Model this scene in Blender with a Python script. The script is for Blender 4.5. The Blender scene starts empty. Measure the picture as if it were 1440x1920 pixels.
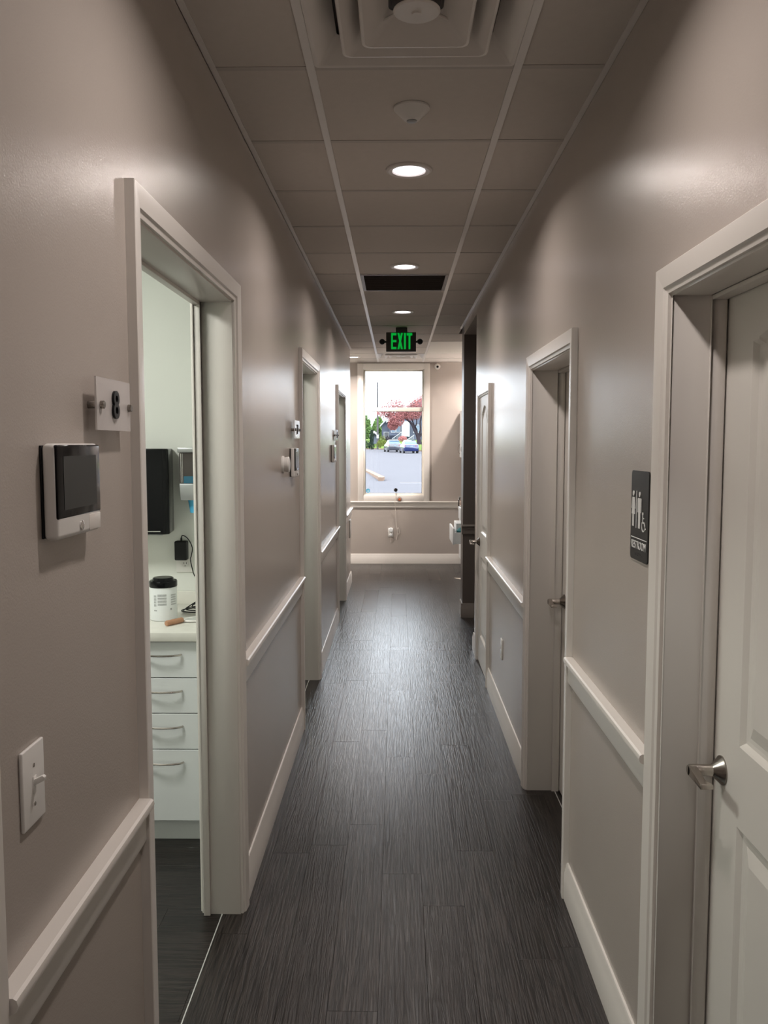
import bpy, bmesh, math, random
from mathutils import Vector, Matrix
random.seed(7)
S = bpy.context.scene
COL = S.collection
PI = math.pi

# ---------------------------------------------------------------- camera
CZ = 1.6641
def make_camera():
    p, yw, rl = 0.0812, 0.0153, -0.0005
    f = Vector((-math.sin(yw)*math.cos(p), math.cos(yw)*math.cos(p), -math.sin(p)))
    rt = Vector((math.cos(yw), math.sin(yw), 0)); up = rt.cross(f)
    r2 = rt*math.cos(rl) + up*math.sin(rl); u2 = up*math.cos(rl) - rt*math.sin(rl)
    cd = bpy.data.cameras.new('camera'); cam = bpy.data.objects.new('camera', cd); COL.objects.link(cam)
    cd.sensor_fit = 'HORIZONTAL'; cd.sensor_width = 36.0; cd.lens = 1583.0/1440*36
    cd.clip_start = .02; cd.clip_end = 600
    m = Matrix.Identity(4)
    for i in range(3):
        m[i][0] = r2[i]; m[i][1] = u2[i]; m[i][2] = -f[i]
    m[2][3] = CZ
    cam.matrix_world = m
    S.camera = cam
make_camera()

# ---------------------------------------------------------------- sky, sun, exposure
W = bpy.data.worlds.new('world'); S.world = W; W.use_nodes = True
bgn = W.node_tree.nodes['Background']
bgn.inputs[0].default_value = (0.87, 0.92, 1.0, 1); bgn.inputs[1].default_value = 8.6
sd = bpy.data.lights.new('sun', 'SUN'); sd.energy = 4.0; sd.angle = .02; sd.color = (1, .95, .86)
so = bpy.data.objects.new('sun', sd); COL.objects.link(so)
so.rotation_euler = (math.radians(48), 0, math.radians(-150))
S.view_settings.view_transform = 'Standard'; S.view_settings.look = 'None'
S.view_settings.exposure = 0.0; S.view_settings.gamma = 1.0; S.view_settings.use_curve_mapping = False

LAMP_W = 9.0        # corridor downlight
ROOM_W = 38.0        # ceiling panel in a treatment room
LOBBY_W = 34.0

# ---------------------------------------------------------------- helpers
def link(o): COL.objects.link(o); return o
ORG = {}
def tag(o, label=None, cat=None, group=None, kind=None):
    if label: o['label'] = label
    if cat: o['category'] = cat
    if group: o['group'] = group
    if kind: o['kind'] = kind
    return o
def empty(name, loc, label=None, cat=None, group=None, kind=None):
    o = link(bpy.data.objects.new(name, None)); o.location = loc; o.empty_display_size = .05
    ORG[o.name] = Vector(loc)
    return tag(o, label, cat, group, kind)

class MB:
    def __init__(s): s.v = []; s.f = []
    def add(s, vs, fs):
        n = len(s.v); s.v += [tuple(v) for v in vs]; s.f += [tuple(i+n for i in q) for q in fs]; return s
    def box(s, x0, x1, y0, y1, z0, z1):
        if x0 > x1: x0, x1 = x1, x0
        if y0 > y1: y0, y1 = y1, y0
        if z0 > z1: z0, z1 = z1, z0
        return s.add([(x0,y0,z0),(x1,y0,z0),(x1,y1,z0),(x0,y1,z0),(x0,y0,z1),(x1,y0,z1),(x1,y1,z1),(x0,y1,z1)],
              [(0,3,2,1),(4,5,6,7),(0,1,5,4),(1,2,6,5),(2,3,7,6),(3,0,4,7)])
    def prism(s, poly, axis, a, b):
        # poly: 2-D points; axis 'x','y','z' extrusion from a to b
        def P(p, t):
            return {'x': (t, p[0], p[1]), 'y': (p[0], t, p[1]), 'z': (p[0], p[1], t)}[axis]
        n = len(poly)
        vs = [P(p, a) for p in poly] + [P(p, b) for p in poly]
        fs = [tuple(range(n)), tuple(range(2*n-1, n-1, -1))] + [(i, n+i, n+(i+1) % n, (i+1) % n) for i in range(n)]
        return s.add(vs, fs)
    def rings(s, rings, closed=True, cap=True):
        n = len(rings[0]); vs = [p for r in rings for p in r]; fs = []
        for k in range(len(rings)-1):
            for i in range(n if closed else n-1):
                j = (i+1) % n
                fs.append((k*n+i, k*n+j, (k+1)*n+j, (k+1)*n+i))
        if cap and closed:
            fs.append(tuple(range(n-1, -1, -1))); fs.append(tuple((len(rings)-1)*n+i for i in range(n)))
        return s.add(vs, fs)
    def lathe(s, prof, c, axis='z', n=32, cap=True):
        # prof: (radius, along)
        rs = []
        for r, h in prof:
            ring = []
            for i in range(n):
                t = 2*PI*i/n; a, b = r*math.cos(t), r*math.sin(t)
                ring.append({'z': (c[0]+a, c[1]+b, c[2]+h), 'y': (c[0]+a, c[1]+h, c[2]+b), 'x': (c[0]+h, c[1]+a, c[2]+b)}[axis])
            rs.append(ring)
        return s.rings(rs, True, cap)
    def tube(s, pts, r, n=8):
        pts = [Vector(p) for p in pts]; rs = []
        up = Vector((0, 0, 1))
        for i, p in enumerate(pts):
            d = (pts[min(i+1, len(pts)-1)] - pts[max(i-1, 0)]).normalized()
            a = d.cross(up)
            if a.length < .1: a = d.cross(Vector((1, 0, 0)))
            a.normalize(); b = d.cross(a)
            rr = r[i] if isinstance(r, (list, tuple)) else r
            rs.append([p + a*rr*math.cos(2*PI*k/n) + b*rr*math.sin(2*PI*k/n) for k in range(n)])
        return s.rings(rs)
    def build(s, name, mat, parent=None, smooth=False, bevel=0, seg=2, label=None, kind=None, angle=35):
        me = bpy.data.meshes.new(name)
        if parent is not None: org = ORG[parent.name]
        else:
            xs, ys, zs = zip(*s.v); org = Vector(((min(xs)+max(xs))/2, (min(ys)+max(ys))/2, min(zs)))
        me.from_pydata([(v[0]-org.x, v[1]-org.y, v[2]-org.z) for v in s.v], [], s.f)
        bm = bmesh.new(); bm.from_mesh(me)
        bmesh.ops.remove_doubles(bm, verts=bm.verts, dist=1e-6)
        bmesh.ops.recalc_face_normals(bm, faces=bm.faces)
        if bevel:
            es = [e for e in bm.edges if len(e.link_faces) == 2 and e.calc_face_angle(0) > .6]
            bmesh.ops.bevel(bm, geom=es, offset=bevel, segments=seg, affect='EDGES', profile=.5, clamp_overlap=True)
        bm.to_mesh(me); bm.free()
        me.materials.append(mat)
        if smooth or bevel:
            for p in me.polygons: p.use_smooth = True
            me.set_sharp_from_angle(angle=math.radians(angle))
        o = link(bpy.data.objects.new(name, me))
        if parent is not None: o.parent = parent
        else: o.location = org
        ORG[o.name] = org.copy()
        if label: o['label'] = label
        if kind: o['kind'] = kind
        return o
def inst(me, name, loc, parent):
    o = link(bpy.data.objects.new(name, me)); o.parent = parent
    o.location = Vector(loc) - ORG[parent.name]; return o
def smooth_pts(pts, k=6):
    out = []; P = [Vector(p) for p in pts]
    for i in range(len(P)-1):
        p0, p1, p2, p3 = P[max(i-1, 0)], P[i], P[i+1], P[min(i+2, len(P)-1)]
        for j in range(k):
            t = j/k
            out.append(.5*((2*p1)+(-p0+p2)*t+(2*p0-5*p1+4*p2-p3)*t*t+(-p0+3*p1-3*p2+p3)*t**3))
    out.append(P[-1]); return out
def text_part(txt, size, ext, mat, parent, name, mtx, label=None, bold=0, sx=1):
    cu = bpy.data.curves.new('t', 'FONT'); cu.body = txt; cu.size = size; cu.extrude = ext; cu.offset = bold
    cu.align_x = 'CENTER'; cu.align_y = 'CENTER'; cu.resolution_u = 6
    t = link(bpy.data.objects.new('t', cu)); bpy.context.view_layer.update()
    me = bpy.data.meshes.new_from_object(t.evaluated_get(bpy.context.evaluated_depsgraph_get()))
    bpy.data.objects.remove(t); bpy.data.curves.remove(cu)
    me.transform(Matrix.Diagonal((sx, 1, 1, 1))); me.transform(mtx)
    me.transform(Matrix.Translation(-ORG[parent.name]))
    me.materials.clear(); me.materials.append(mat); me.name = name
    o = link(bpy.data.objects.new(name, me)); o.parent = parent; ORG[o.name] = ORG[parent.name]
    if label: o['label'] = label
    return o

# ---------------------------------------------------------------- materials
def mat(name, col, rough=.5, metal=0, spec=.5, emit=None, es=0, bump=0, bscale=200, var=0, vscale=3, coat=0, trans=0, ior=1.5):
    m = bpy.data.materials.new(name); m.use_nodes = True; nt = m.node_tree; b = nt.nodes['Principled BSDF']
    b.inputs['Base Color'].default_value = (*col, 1); b.inputs['Roughness'].default_value = rough
    b.inputs['Metallic'].default_value = metal; b.inputs['Specular IOR Level'].default_value = spec
    b.inputs['IOR'].default_value = ior; b.inputs['Coat Weight'].default_value = coat
    b.inputs['Transmission Weight'].default_value = trans
    tc = nt.nodes.new('ShaderNodeTexCoord')
    if emit: b.inputs['Emission Color'].default_value = (*emit, 1); b.inputs['Emission Strength'].default_value = es
    if bump:
        n = nt.nodes.new('ShaderNodeTexNoise'); n.inputs['Scale'].default_value = bscale; n.inputs['Detail'].default_value = 3
        nt.links.new(tc.outputs['Object'], n.inputs['Vector'])
        bp = nt.nodes.new('ShaderNodeBump'); bp.inputs['Strength'].default_value = bump; bp.inputs['Distance'].default_value = .001
        nt.links.new(n.outputs['Fac'], bp.inputs['Height']); nt.links.new(bp.outputs['Normal'], b.inputs['Normal'])
    if var:
        n = nt.nodes.new('ShaderNodeTexNoise'); n.inputs['Scale'].default_value = vscale; n.inputs['Detail'].default_value = 4
        nt.links.new(tc.outputs['Object'], n.inputs['Vector'])
        mr = nt.nodes.new('ShaderNodeMapRange'); mr.inputs['To Min'].default_value = 1-var; mr.inputs['To Max'].default_value = 1+var
        nt.links.new(n.outputs['Fac'], mr.inputs['Value'])
        mx = nt.nodes.new('ShaderNodeVectorMath'); mx.operation = 'SCALE'; mx.inputs[0].default_value = col
        nt.links.new(mr.outputs['Result'], mx.inputs['Scale']); nt.links.new(mx.outputs['Vector'], b.inputs['Base Color'])
    return m

M = {}
M['wall'] = mat('greige eggshell wall paint', (.44, .390, .352), .27, spec=.5, bump=.35, bscale=260, var=.03)
M['taupe'] = mat('dark taupe accent paint', (.115, .098, .086), .4, bump=.2)  # shade on the pier is put into its wall colour
M['taupetrim'] = mat('taupe painted trim', (.21, .185, .165), .4)  # pier rail and baseboard, same shade put into the trim colour
M['trim'] = mat('warm white trim paint', (.74, .70, .655), .32, spec=.5, bump=.05, bscale=40)
M['door'] = mat('off white door paint', (.74, .71, .66), .38, bump=.08, bscale=120)
M['roomwall'] = mat('pale green white room paint', (.78, .79, .74), .5, bump=.1)
M['tile'] = mat('mineral fibre ceiling tile', (.62, .575, .53), .95, spec=.2, bump=.5, bscale=500, var=.04, vscale=30)
M['gridcross'] = mat('matt ceiling cross tee', (.50, .465, .43), .6)
M['grid'] = mat('white enamel ceiling grid', (.72, .69, .66), .30, spec=.6)
M['slab'] = mat('plain concrete slab', (.25, .24, .23), .9, var=.1)
M['plastic'] = mat('white plastic', (.78, .76, .73), .35)
M['diffuser'] = mat('white enamel diffuser', (.70, .66, .62), .33)
M['black'] = mat('black plastic', (.007, .007, .008), .35, spec=.3)
M['blackgloss'] = mat('gloss black plastic', (.006, .006, .007), .14, spec=.22)
M['darkgrille'] = mat('dark bronze return grille', (.10, .082, .072), .38)
M['screen'] = mat('dark grey display screen', (.030, .034, .034), .22, spec=.3)
M['nickel'] = mat('brushed nickel', (.50, .46, .42), .24, metal=1)
M['darknickel'] = mat('dark satin nickel', (.30, .275, .25), .25, metal=1)
M['chrome'] = mat('chrome', (.75, .74, .73), .1, metal=1)
M['cab'] = mat('white laminate cabinet', (.80, .82, .82), .35)
M['stone'] = mat('white speckled quartz worktop', (.78, .76, .70), .25, var=.07, vscale=25)
M['can'] = mat('white canister plastic', (.82, .84, .84), .3)
M['print'] = mat('grey label print', (.42, .43, .43), .5, var=.35, vscale=220)
M['blue'] = mat('blue paper cup', (.10, .50, .80), .5)
M['steel'] = mat('satin grey steel', (.42, .43, .43), .38, metal=.6)
M['smoke'] = mat('smoked clear plastic', (.07, .06, .055), .08)
M['tan'] = mat('tan wooden handle', (.50, .26, .15), .45, var=.12, vscale=60)
M['mirror'] = mat('mirror glass', (.7, .72, .73), .04, metal=1)
M['sign'] = mat('black sign plastic', (.014, .014, .014), .42)
M['signwhite'] = mat('white raised lettering', (.80, .80, .78), .5)
M['exitbox'] = mat('charcoal exit sign housing', (.048, .040, .037), .45)
M['exitgreen'] = mat('lit green exit lettering', (.0, .20, .03), .5, emit=(0.0, 1.0, .10), es=.33)
M['lens'] = mat('lit downlight lens', (.9, .85, .9), .4, emit=(1.0, .93, 1.0), es=6.0)
M['troffer'] = mat('lit ceiling panel', (.9, .9, .9), .4, emit=(.95, 1.0, .94), es=3.0)
M['offpanel'] = mat('white acrylic ceiling panel', (.78, .75, .68), .4)
M['strip'] = mat('aluminium transition strip', (.72, .72, .70), .35, metal=.5)
M['pvc'] = mat('cream vinyl window frame', (.80, .76, .68), .3)
M['cord'] = mat('white cord', (.75, .70, .64), .5)
M['orange'] = mat('orange red charm', (.55, .12, .04), .5)
M['teal'] = mat('teal cloth', (.03, .20, .22), .8)
M['pink'] = mat('pale pink cardboard', (.85, .55, .42), .7)
M['paper'] = mat('cream paper', (.80, .72, .62), .7)
M['asphalt'] = mat('pale asphalt', (.072, .070, .080), .9, var=.10, vscale=.5, spec=.08)
M['concrete'] = mat('concrete kerb', (.17, .115, .085), .9, var=.1, vscale=2, spec=.08)
M['grass'] = mat('lawn grass', (.075, .115, .020), .95, var=.3, vscale=1.5, spec=.08)
M['siding'] = mat('blue grey house siding', (.085, .095, .125), .8, spec=.08)
M['siding2'] = mat('dark slate house siding', (.022, .025, .038), .8, spec=.08)
M['whitewood'] = mat('white painted wood', (.30, .30, .31), .6)
M['roof'] = mat('grey roof shingle', (.05, .05, .06), .9, var=.2, vscale=4, spec=.08)
M['glassdark'] = mat('house window glass', (.10, .14, .18), .1)
M['bark'] = mat('dark bark', (.030, .024, .029), .9, var=.25, vscale=8, spec=.08)
M['redleaf'] = mat('red maple leaves', (.26, .10, .095), .8, var=.5, vscale=1.2, spec=.08)
M['greenleaf'] = mat('green tree leaves', (.075, .13, .035), .85, var=.45, vscale=.8, spec=.08)
M['darkleaf'] = mat('dark conifer needles', (.010, .024, .014), .9, var=.4, vscale=2, spec=.08)
M['limeleaf'] = mat('yellow green shrub leaves', (.085, .10, .022), .9, var=.4, vscale=2, spec=.08)
M['bluecar'] = mat('dark blue car paint', (.005, .013, .07), .2, coat=1)
M['greycar'] = mat('grey silver car paint', (.04, .042, .052), .2, coat=1)
M['carglass'] = mat('car glass', (.03, .07, .10), .05)
M['tyre'] = mat('tyre rubber', (.015, .015, .015), .8)
M['taillight'] = mat('red tail light', (.25, .01, .02), .2)
M['plate'] = mat('licence plate', (.15, .19, .22), .5)
M['pole'] = mat('weathered timber pole', (.06, .053, .056), .9, var=.15)
M['sticker'] = mat('light blue window sticker', (.10, .45, .70), .5)

def glass_mat(name, col, refl=.9):
    m = bpy.data.materials.new(name); m.use_nodes = True; nt = m.node_tree; nt.nodes.clear()
    out = nt.nodes.new('ShaderNodeOutputMaterial'); mix = nt.nodes.new('ShaderNodeMixShader')
    tr = nt.nodes.new('ShaderNodeBsdfTransparent'); gl = nt.nodes.new('ShaderNodeBsdfGlossy'); fr = nt.nodes.new('ShaderNodeFresnel')
    tr.inputs[0].default_value = (*col, 1); gl.inputs['Roughness'].default_value = .02; gl.inputs[0].default_value = (refl, refl, refl, 1)
    nt.links.new(fr.outputs[0], mix.inputs[0]); nt.links.new(tr.outputs[0], mix.inputs[1]); nt.links.new(gl.outputs[0], mix.inputs[2])
    nt.links.new(mix.outputs[0], out.inputs[0]); return m
M['glass'] = glass_mat('clear window glass', (.95, .97, .97))
M['acrylic'] = glass_mat('frosted clear acrylic', (.90, .86, .84))
def frosted():
    m = bpy.data.materials.new('satin acrylic plate'); m.use_nodes = True; nt = m.node_tree; nt.nodes.clear()
    out = nt.nodes.new('ShaderNodeOutputMaterial'); mix = nt.nodes.new('ShaderNodeMixShader'); mix.inputs[0].default_value = .62
    tr = nt.nodes.new('ShaderNodeBsdfTransparent'); pr = nt.nodes.new('ShaderNodeBsdfPrincipled')
    pr.inputs['Base Color'].default_value = (.72, .68, .66, 1); pr.inputs['Roughness'].default_value = .12
    nt.links.new(tr.outputs[0], mix.inputs[1]); nt.links.new(pr.outputs[0], mix.inputs[2]); nt.links.new(mix.outputs[0], out.inputs[0]); return m
M['satin'] = frosted()

def plank_mat(name, along):   # along: axis index of the grain
    m = bpy.data.materials.new(name); m.use_nodes = True; nt = m.node_tree; b = nt.nodes['Principled BSDF']
    N = nt.nodes.new; L = nt.links.new
    tc = N('ShaderNodeTexCoord'); oi = N('ShaderNodeObjectInfo')
    sc = N('ShaderNodeVectorMath'); sc.operation = 'SCALE'; sc.inputs[0].default_value = (13.7, 37.1, 5.3); L(oi.outputs['Random'], sc.inputs['Scale'])
    ad = N('ShaderNodeVectorMath'); ad.operation = 'ADD'; L(tc.outputs['Object'], ad.inputs[0]); L(sc.outputs['Vector'], ad.inputs[1])
    mp = N('ShaderNodeMapping'); L(ad.outputs['Vector'], mp.inputs['Vector'])
    s = [1.0, 1.0, 1.0]; s[along] = .035; mp.inputs['Scale'].default_value = s
    n1 = N('ShaderNodeTexNoise'); n1.inputs['Scale'].default_value = 150; n1.inputs['Detail'].default_value = 3; n1.inputs['Roughness'].default_value = .6
    n1.inputs['Distortion'].default_value = .6; L(mp.outputs['Vector'], n1.inputs['Vector'])
    # broad cathedral figure
    mp2 = N('ShaderNodeMapping'); s2 = [1.0, 1.0, 1.0]; s2[along] = .12; mp2.inputs['Scale'].default_value = s2; L(ad.outputs['Vector'], mp2.inputs['Vector'])
    n2 = N('ShaderNodeTexNoise'); n2.inputs['Scale'].default_value = 14; n2.inputs['Detail'].default_value = 2; n2.inputs['Distortion'].default_value = .8; L(mp2.outputs['Vector'], n2.inputs['Vector'])
    mm = N('ShaderNodeMath'); mm.operation = 'MULTIPLY'; mm.inputs[1].default_value = 60; L(n2.outputs['Fac'], mm.inputs[0])
    sn = N('ShaderNodeMath'); sn.operation = 'SINE'; L(mm.outputs[0], sn.inputs[0])
    r1 = N('ShaderNodeMapRange'); r1.inputs['From Min'].default_value = .40; r1.inputs['From Max'].default_value = .62; L(n1.outputs['Fac'], r1.inputs['Value'])
    a1 = N('ShaderNodeMath'); a1.operation = 'MULTIPLY_ADD'; a1.inputs[1].default_value = .16; L(sn.outputs[0], a1.inputs[0]); L(r1.outputs[0], a1.inputs[2])
    cr = N('ShaderNodeValToRGB'); cr.color_ramp.elements[0].color = (.0055, .0043, .0038, 1); cr.color_ramp.elements[1].color = (.030, .0235, .0205, 1)
    L(a1.outputs[0], cr.inputs['Fac'])
    r2 = N('ShaderNodeMapRange'); r2.inputs['To Min'].default_value = .80; r2.inputs['To Max'].default_value = 1.2; L(oi.outputs['Random'], r2.inputs['Value'])
    ms = N('ShaderNodeVectorMath'); ms.operation = 'SCALE'; L(cr.outputs['Color'], ms.inputs[0]); L(r2.outputs[0], ms.inputs['Scale'])
    L(ms.outputs['Vector'], b.inputs['Base Color'])
    bp = N('ShaderNodeBump'); bp.inputs['Strength'].default_value = .42; bp.inputs['Distance'].default_value = .0010; L(a1.outputs[0], bp.inputs['Height'])
    L(bp.outputs['Normal'], b.inputs['Normal'])
    r3 = N('ShaderNodeMapRange'); r3.inputs['To Min'].default_value = .27; r3.inputs['To Max'].default_value = .30; L(oi.outputs['Random'], r3.inputs['Value'])
    L(r3.outputs[0], b.inputs['Roughness']); b.inputs['Specular IOR Level'].default_value = .44
    return m
M['plank'] = plank_mat('charcoal oak vinyl plank lengthwise', 1)
M['plankx'] = plank_mat('charcoal oak vinyl plank crosswise', 0)

# ---------------------------------------------------------------- key dimensions (metres)
XL, XR, H = -.5543, .6278, 2.7677
TW = .125                       # left partition thickness
TWR = .165                      # right partition thickness
YB, YF = -3.0, 11.63            # back of the corridor, window wall
YLE = 10.05                     # end of the left corridor wall
XO0, XO1 = -3.3, 2.6            # outer walls
TL, TR, TY0, TS = -.2550, .3543, 2.5871, .6096
LD = [(.13, 1.03), (1.82, 2.86), (4.86, 5.83), (7.83, 8.84)]     # left door openings
RD = [(1.04, 1.96), (3.045, 3.95), (5.73, 6.40)]                 # right door openings
HL, HR = 2.135, 1.998                                            # head heights
CW = .066                       # casing width
CT = .022                       # casing thickness

# ---------------------------------------------------------------- setting: slabs and walls
base = MB().box(XO0, XO1, YB, YF+.2, -.2, -.0045).build('floor', M['slab'], None, kind='structure')
tag(base, 'dark charcoal wood plank floor running down the hallway', 'floor')
ceil = MB().box(XO0, XO1, YB, YF+.2, H+.14, H+.28).build('ceiling', M['slab'], None, kind='structure')
tag(ceil, 'suspended ceiling of square tiles in a white metal grid', 'ceiling')

def wall_x(x0, x1, ya, yb, doors, head, zt=H+.14):
    m = MB(); y = ya
    for a, b in doors:
        m.box(x0, x1, y, a, -.004, zt); m.box(x0, x1, a, b, head, zt); y = b
    m.box(x0, x1, y, yb, -.004, zt); return m
w = wall_x(XL-TW, XL, YB, YLE, [(a-.02, b+.02) for a, b in LD], HL+.02).build('wall_left', M['wall'], kind='structure')
tag(w, 'greige left hallway wall with open doorways', 'wall')
m = wall_x(XR, XR+TWR, YB, 6.76, [(a-.02, b+.02) for a, b in RD], HR+.02)
m.box(XR, XR+TWR, 6.76, 8.0, 2.675, H+.14)                       # header over the side opening
w = m.build('wall_right', M['wall'], kind='structure')
tag(w, 'greige right hallway wall with closed doors', 'wall')
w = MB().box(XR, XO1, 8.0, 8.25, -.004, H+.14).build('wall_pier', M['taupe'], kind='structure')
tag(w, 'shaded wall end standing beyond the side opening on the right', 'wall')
w = MB().box(XR+TWR, XO1, 6.63, 6.76, -.004, H+.14).build('wall_side', M['wall'], kind='structure')
tag(w, 'hidden side passage wall next to the closet', 'wall')
WX0, WX1, WZ0, WZ1 = -.465, .375, .945, 2.673
m = MB()
m.box(XO0, WX0, YF, YF+.2, -.004, H+.14); m.box(WX1, XO1, YF, YF+.2, -.004, H+.14)
m.box(WX0, WX1, YF, YF+.2, -.004, WZ0); m.box(WX0, WX1, YF, YF+.2, WZ1, H+.14)
w = m.build('wall_far', M['wall'], kind='structure'); tag(w, 'beige end wall around the tall window', 'wall')
w = MB().box(XO0, XO1, YB-.15, YB, -.2, H+.28).build('wall_back', M['wall'], kind='structure'); tag(w, 'hallway end wall behind the viewpoint', 'wall')
w = MB().box(XO0-.15, XO0, YB-.15, YF+.2, -.2, H+.28).build('wall_outer_left', M['roomwall'], kind='structure'); tag(w, 'outer side wall of the treatment rooms', 'wall')
w = MB().box(XO1, XO1+.15, YB-.15, YF+.2, -.2, H+.28).build('wall_outer_right', M['wall'], kind='structure'); tag(w, 'outer side wall of the rooms on the right', 'wall')
# treatment room partitions (left)
XRM = XL-TW
rooms = [(.5, 3.98, 'first'), (4.10, 6.9, 'second'), (7.02, 9.92, 'third')]
m = MB(); m.box(XO0, XRM, .38, .50, -.004, H+.14); m.box(XO0, XRM, 3.98, 4.10, -.004, H+.14); m.box(XO0, XRM, 6.90, 7.02, -.004, H+.14)
m.box(XO0, XRM, 9.92, YLE, -.004, H+.14)
w = m.build('wall_rooms', M['roomwall'], kind='structure'); tag(w, 'pale white walls of the treatment room seen through the first open doorway', 'wall')
m = MB()
for (ya, yb, _), (a, b) in zip(rooms, LD[1:]):
    m.box(XRM-.012, XRM-.0005, ya, a-.09, 0, H); m.box(XRM-.012, XRM-.0005, b+.09, yb, 0, H); m.box(XRM-.012, XRM-.0005, a-.09, b+.09, HL+.09, H)
w = m.build('wall_room_lining', M['roomwall'], kind='structure'); tag(w, 'pale inside lining of the corridor wall in the treatment rooms', 'wall')
m = MB()
for ya, yb, _ in rooms: m.box(XO0, XRM-.013, ya, yb, H, H+.12)
w = m.build('ceiling_rooms', M['roomwall'], kind='structure'); tag(w, 'pale ceilings of the treatment rooms', 'ceiling')

# ---------------------------------------------------------------- floor planks
PW, PL = .1500, 1.22
def plank_mesh(wx, ly, mt, nm='plank'):
    m = MB(); c = .0006; g = .0001
    a, b = wx/2-g, ly/2-g
    r0 = [(-a, -b, -.004), (a, -b, -.004), (a, b, -.004), (-a, b, -.004)]
    r1 = [(x, y, -.0008) for x, y, _ in r0]
    r2 = [((abs(x)-c)*(1 if x > 0 else -1), (abs(y)-c)*(1 if y > 0 else -1), 0) for x, y, _ in r0]
    m.rings([r0, r1, r2])
    me = bpy.data.meshes.new(nm); me.from_pydata(m.v, [], m.f); me.materials.append(mt); me.validate(); return me
_pm = {}
def plank(x0, x1, y0, y1, mt):
    if x1-x0 < .004 or y1-y0 < .01: return
    k = (round(x1-x0, 3), round(y1-y0, 3), mt.name)
    if k not in _pm: _pm[k] = plank_mesh(x1-x0, y1-y0, mt)
    inst(_pm[k], 'plank', ((x0+x1)/2, (y0+y1)/2, 0), base)
known = {0: 6.81, 1: 6.585, -1: 7.233, 2: 3.338, -2: 4.6, 3: 5.05, -3: 5.75, 4: 3.9, -4: 6.4}
def lay(x0, x1, y0, y1, cols):
    for k in cols:
        a = -.055+k*PW + .0; b = a+PW
        ca, cb = max(a, x0), min(b, x1)
        if cb-ca < .004: continue
        off = known.get(k, (k*.437) % PL)
        j = math.floor((y0-off)/PL)
        while off+j*PL < y1:
            plank(ca, cb, max(off+j*PL, y0), min(off+(j+1)*PL, y1), M['plank']); j += 1
lay(XL-.062, XR+.18, .6, 6.7, range(-4, 6))
lay(XL-.062, XR+.13, 6.7, YLE+.15, range(-4, 6))
lay(-1.4, XR+.13, YLE+.15, YF, range(-9, 6))
lay(XR+.13, 1.5, 6.76, YF, range(5, 11))
def layx(x0, x1, y0, y1, off):   # planks laid across, in the treatment room
    y = y0; i = 0
    while y < y1:
        x = x0 - ((i*.47+off) % PL)
        while x < x1:
            plank(max(x, x0), min(x+PL, x1), y, min(y+PW, y1), M['plankx']); x += PL
        y += PW; i += 1
layx(-2.2, XL-.066, .95, 3.98, .3)
layx(-1.6, XL-.066, 4.3, 6.9, .6)
layx(-1.6, XL-.066, 7.3, 9.9, .1)
for i, (a, b) in enumerate(LD[1:]):
    o = MB().box(XL-.0658, XL-.0622, a-.005, b+.005, -.004, .0012).build('trim_%d' % (i+1), M['strip'], kind='structure')
    tag(o, ['thin metal floor strip across the nearest open doorway', 'thin metal floor strip across the middle left doorway', 'thin metal floor strip across the farthest left doorway'][i], 'floor strip')

o = MB().box(XR+.128, XR+.132, 3.05, 3.945, -.004, .0015).build('trim_0', M['strip'], kind='structure'); tag(o, 'thin metal floor strip in front of the recessed middle right door', 'floor strip')

# ---------------------------------------------------------------- ceiling grid and tiles
XNR = 1.45                                # right limit of the far nook
GZ = H                                     # grid face height
def grid(xcols, y0, y1): pass
tile_cache = {}
def tile(x0, x1, y0, y1):
    if x1-x0 < .03 or y1-y0 < .03: return
    k = (round(x1-x0, 3), round(y1-y0, 3))
    if k not in tile_cache:
        a, b = k[0]/2-.001, k[1]/2-.001
        m = MB(); q = lambda s, z: [(-a+s, -b+s, z), (a-s, -b+s, z), (a-s, b-s, z), (-a+s, b-s, z)]
        m.rings([q(0, .018), q(0, .003), q(.002, .001)])
        me = bpy.data.meshes.new('ceiling_tile'); me.from_pydata(m.v, [], m.f); me.materials.append(M['tile']); tile_cache[k] = me
    inst(tile_cache[k], 'ceiling_tile', ((x0+x1)/2, (y0+y1)/2, H), ceil)
rowsY = [TY0+i*TS for i in range(-9, 15)] + [YF]
DIFF_N, GRILLE, DIFF_F = TY0-TS, TY0+5*TS, TY0+13*TS
for i in range(len(rowsY)-1):
    ya, yb = rowsY[i], rowsY[i+1]
    if ya < YB: continue
    tile(XL, TL, ya, yb)
    if not any(abs(ya-s) < .01 for s in (DIFF_N, GRILLE, DIFF_F)): tile(TL, TR, ya, yb)
    if yb < 8.3: tile(TR, XR, ya, yb)
    elif ya < 8.3: tile(TR, XR, ya, 8.25)
    else:
        if not (9.2 < ya < 10.4): tile(TR, TR+TS, ya, yb)
        tile(TR+TS, XNR+.12, ya, yb)
    if ya < YLE < yb: pass
    if ya >= YLE-.2:
        for k in range(1, 4): tile(TL-TS*k, TL-TS*(k-1), max(ya, YLE), yb)
tile(TR, XR, 8.25, TY0+10*TS)
def tee_mesh(nm, x0, x1, y0, y1, longy):
    m = MB(); t = .012
    if longy: c = (x0+x1)/2; m.box(x0, x1, y0, y1, H-.0035, H+.0008); m.box(c-.001, c+.001, y0, y1, H+.0008, H+.03)
    else: c = (y0+y1)/2; m.box(x0, x1, y0, y1, H-.0012, H+.0008); m.box(x0, x1, c-.001, c+.001, H+.0008, H+.03)
    return m.build(nm, M['grid'] if longy else M['gridcross'], ceil)
for x in (TL, TR): tee_mesh('main_tee', x-.012, x+.012, YB, YF, True)
tee_mesh('main_tee', TR+TS-.012, TR+TS+.012, 8.25, YF, True)
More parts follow.
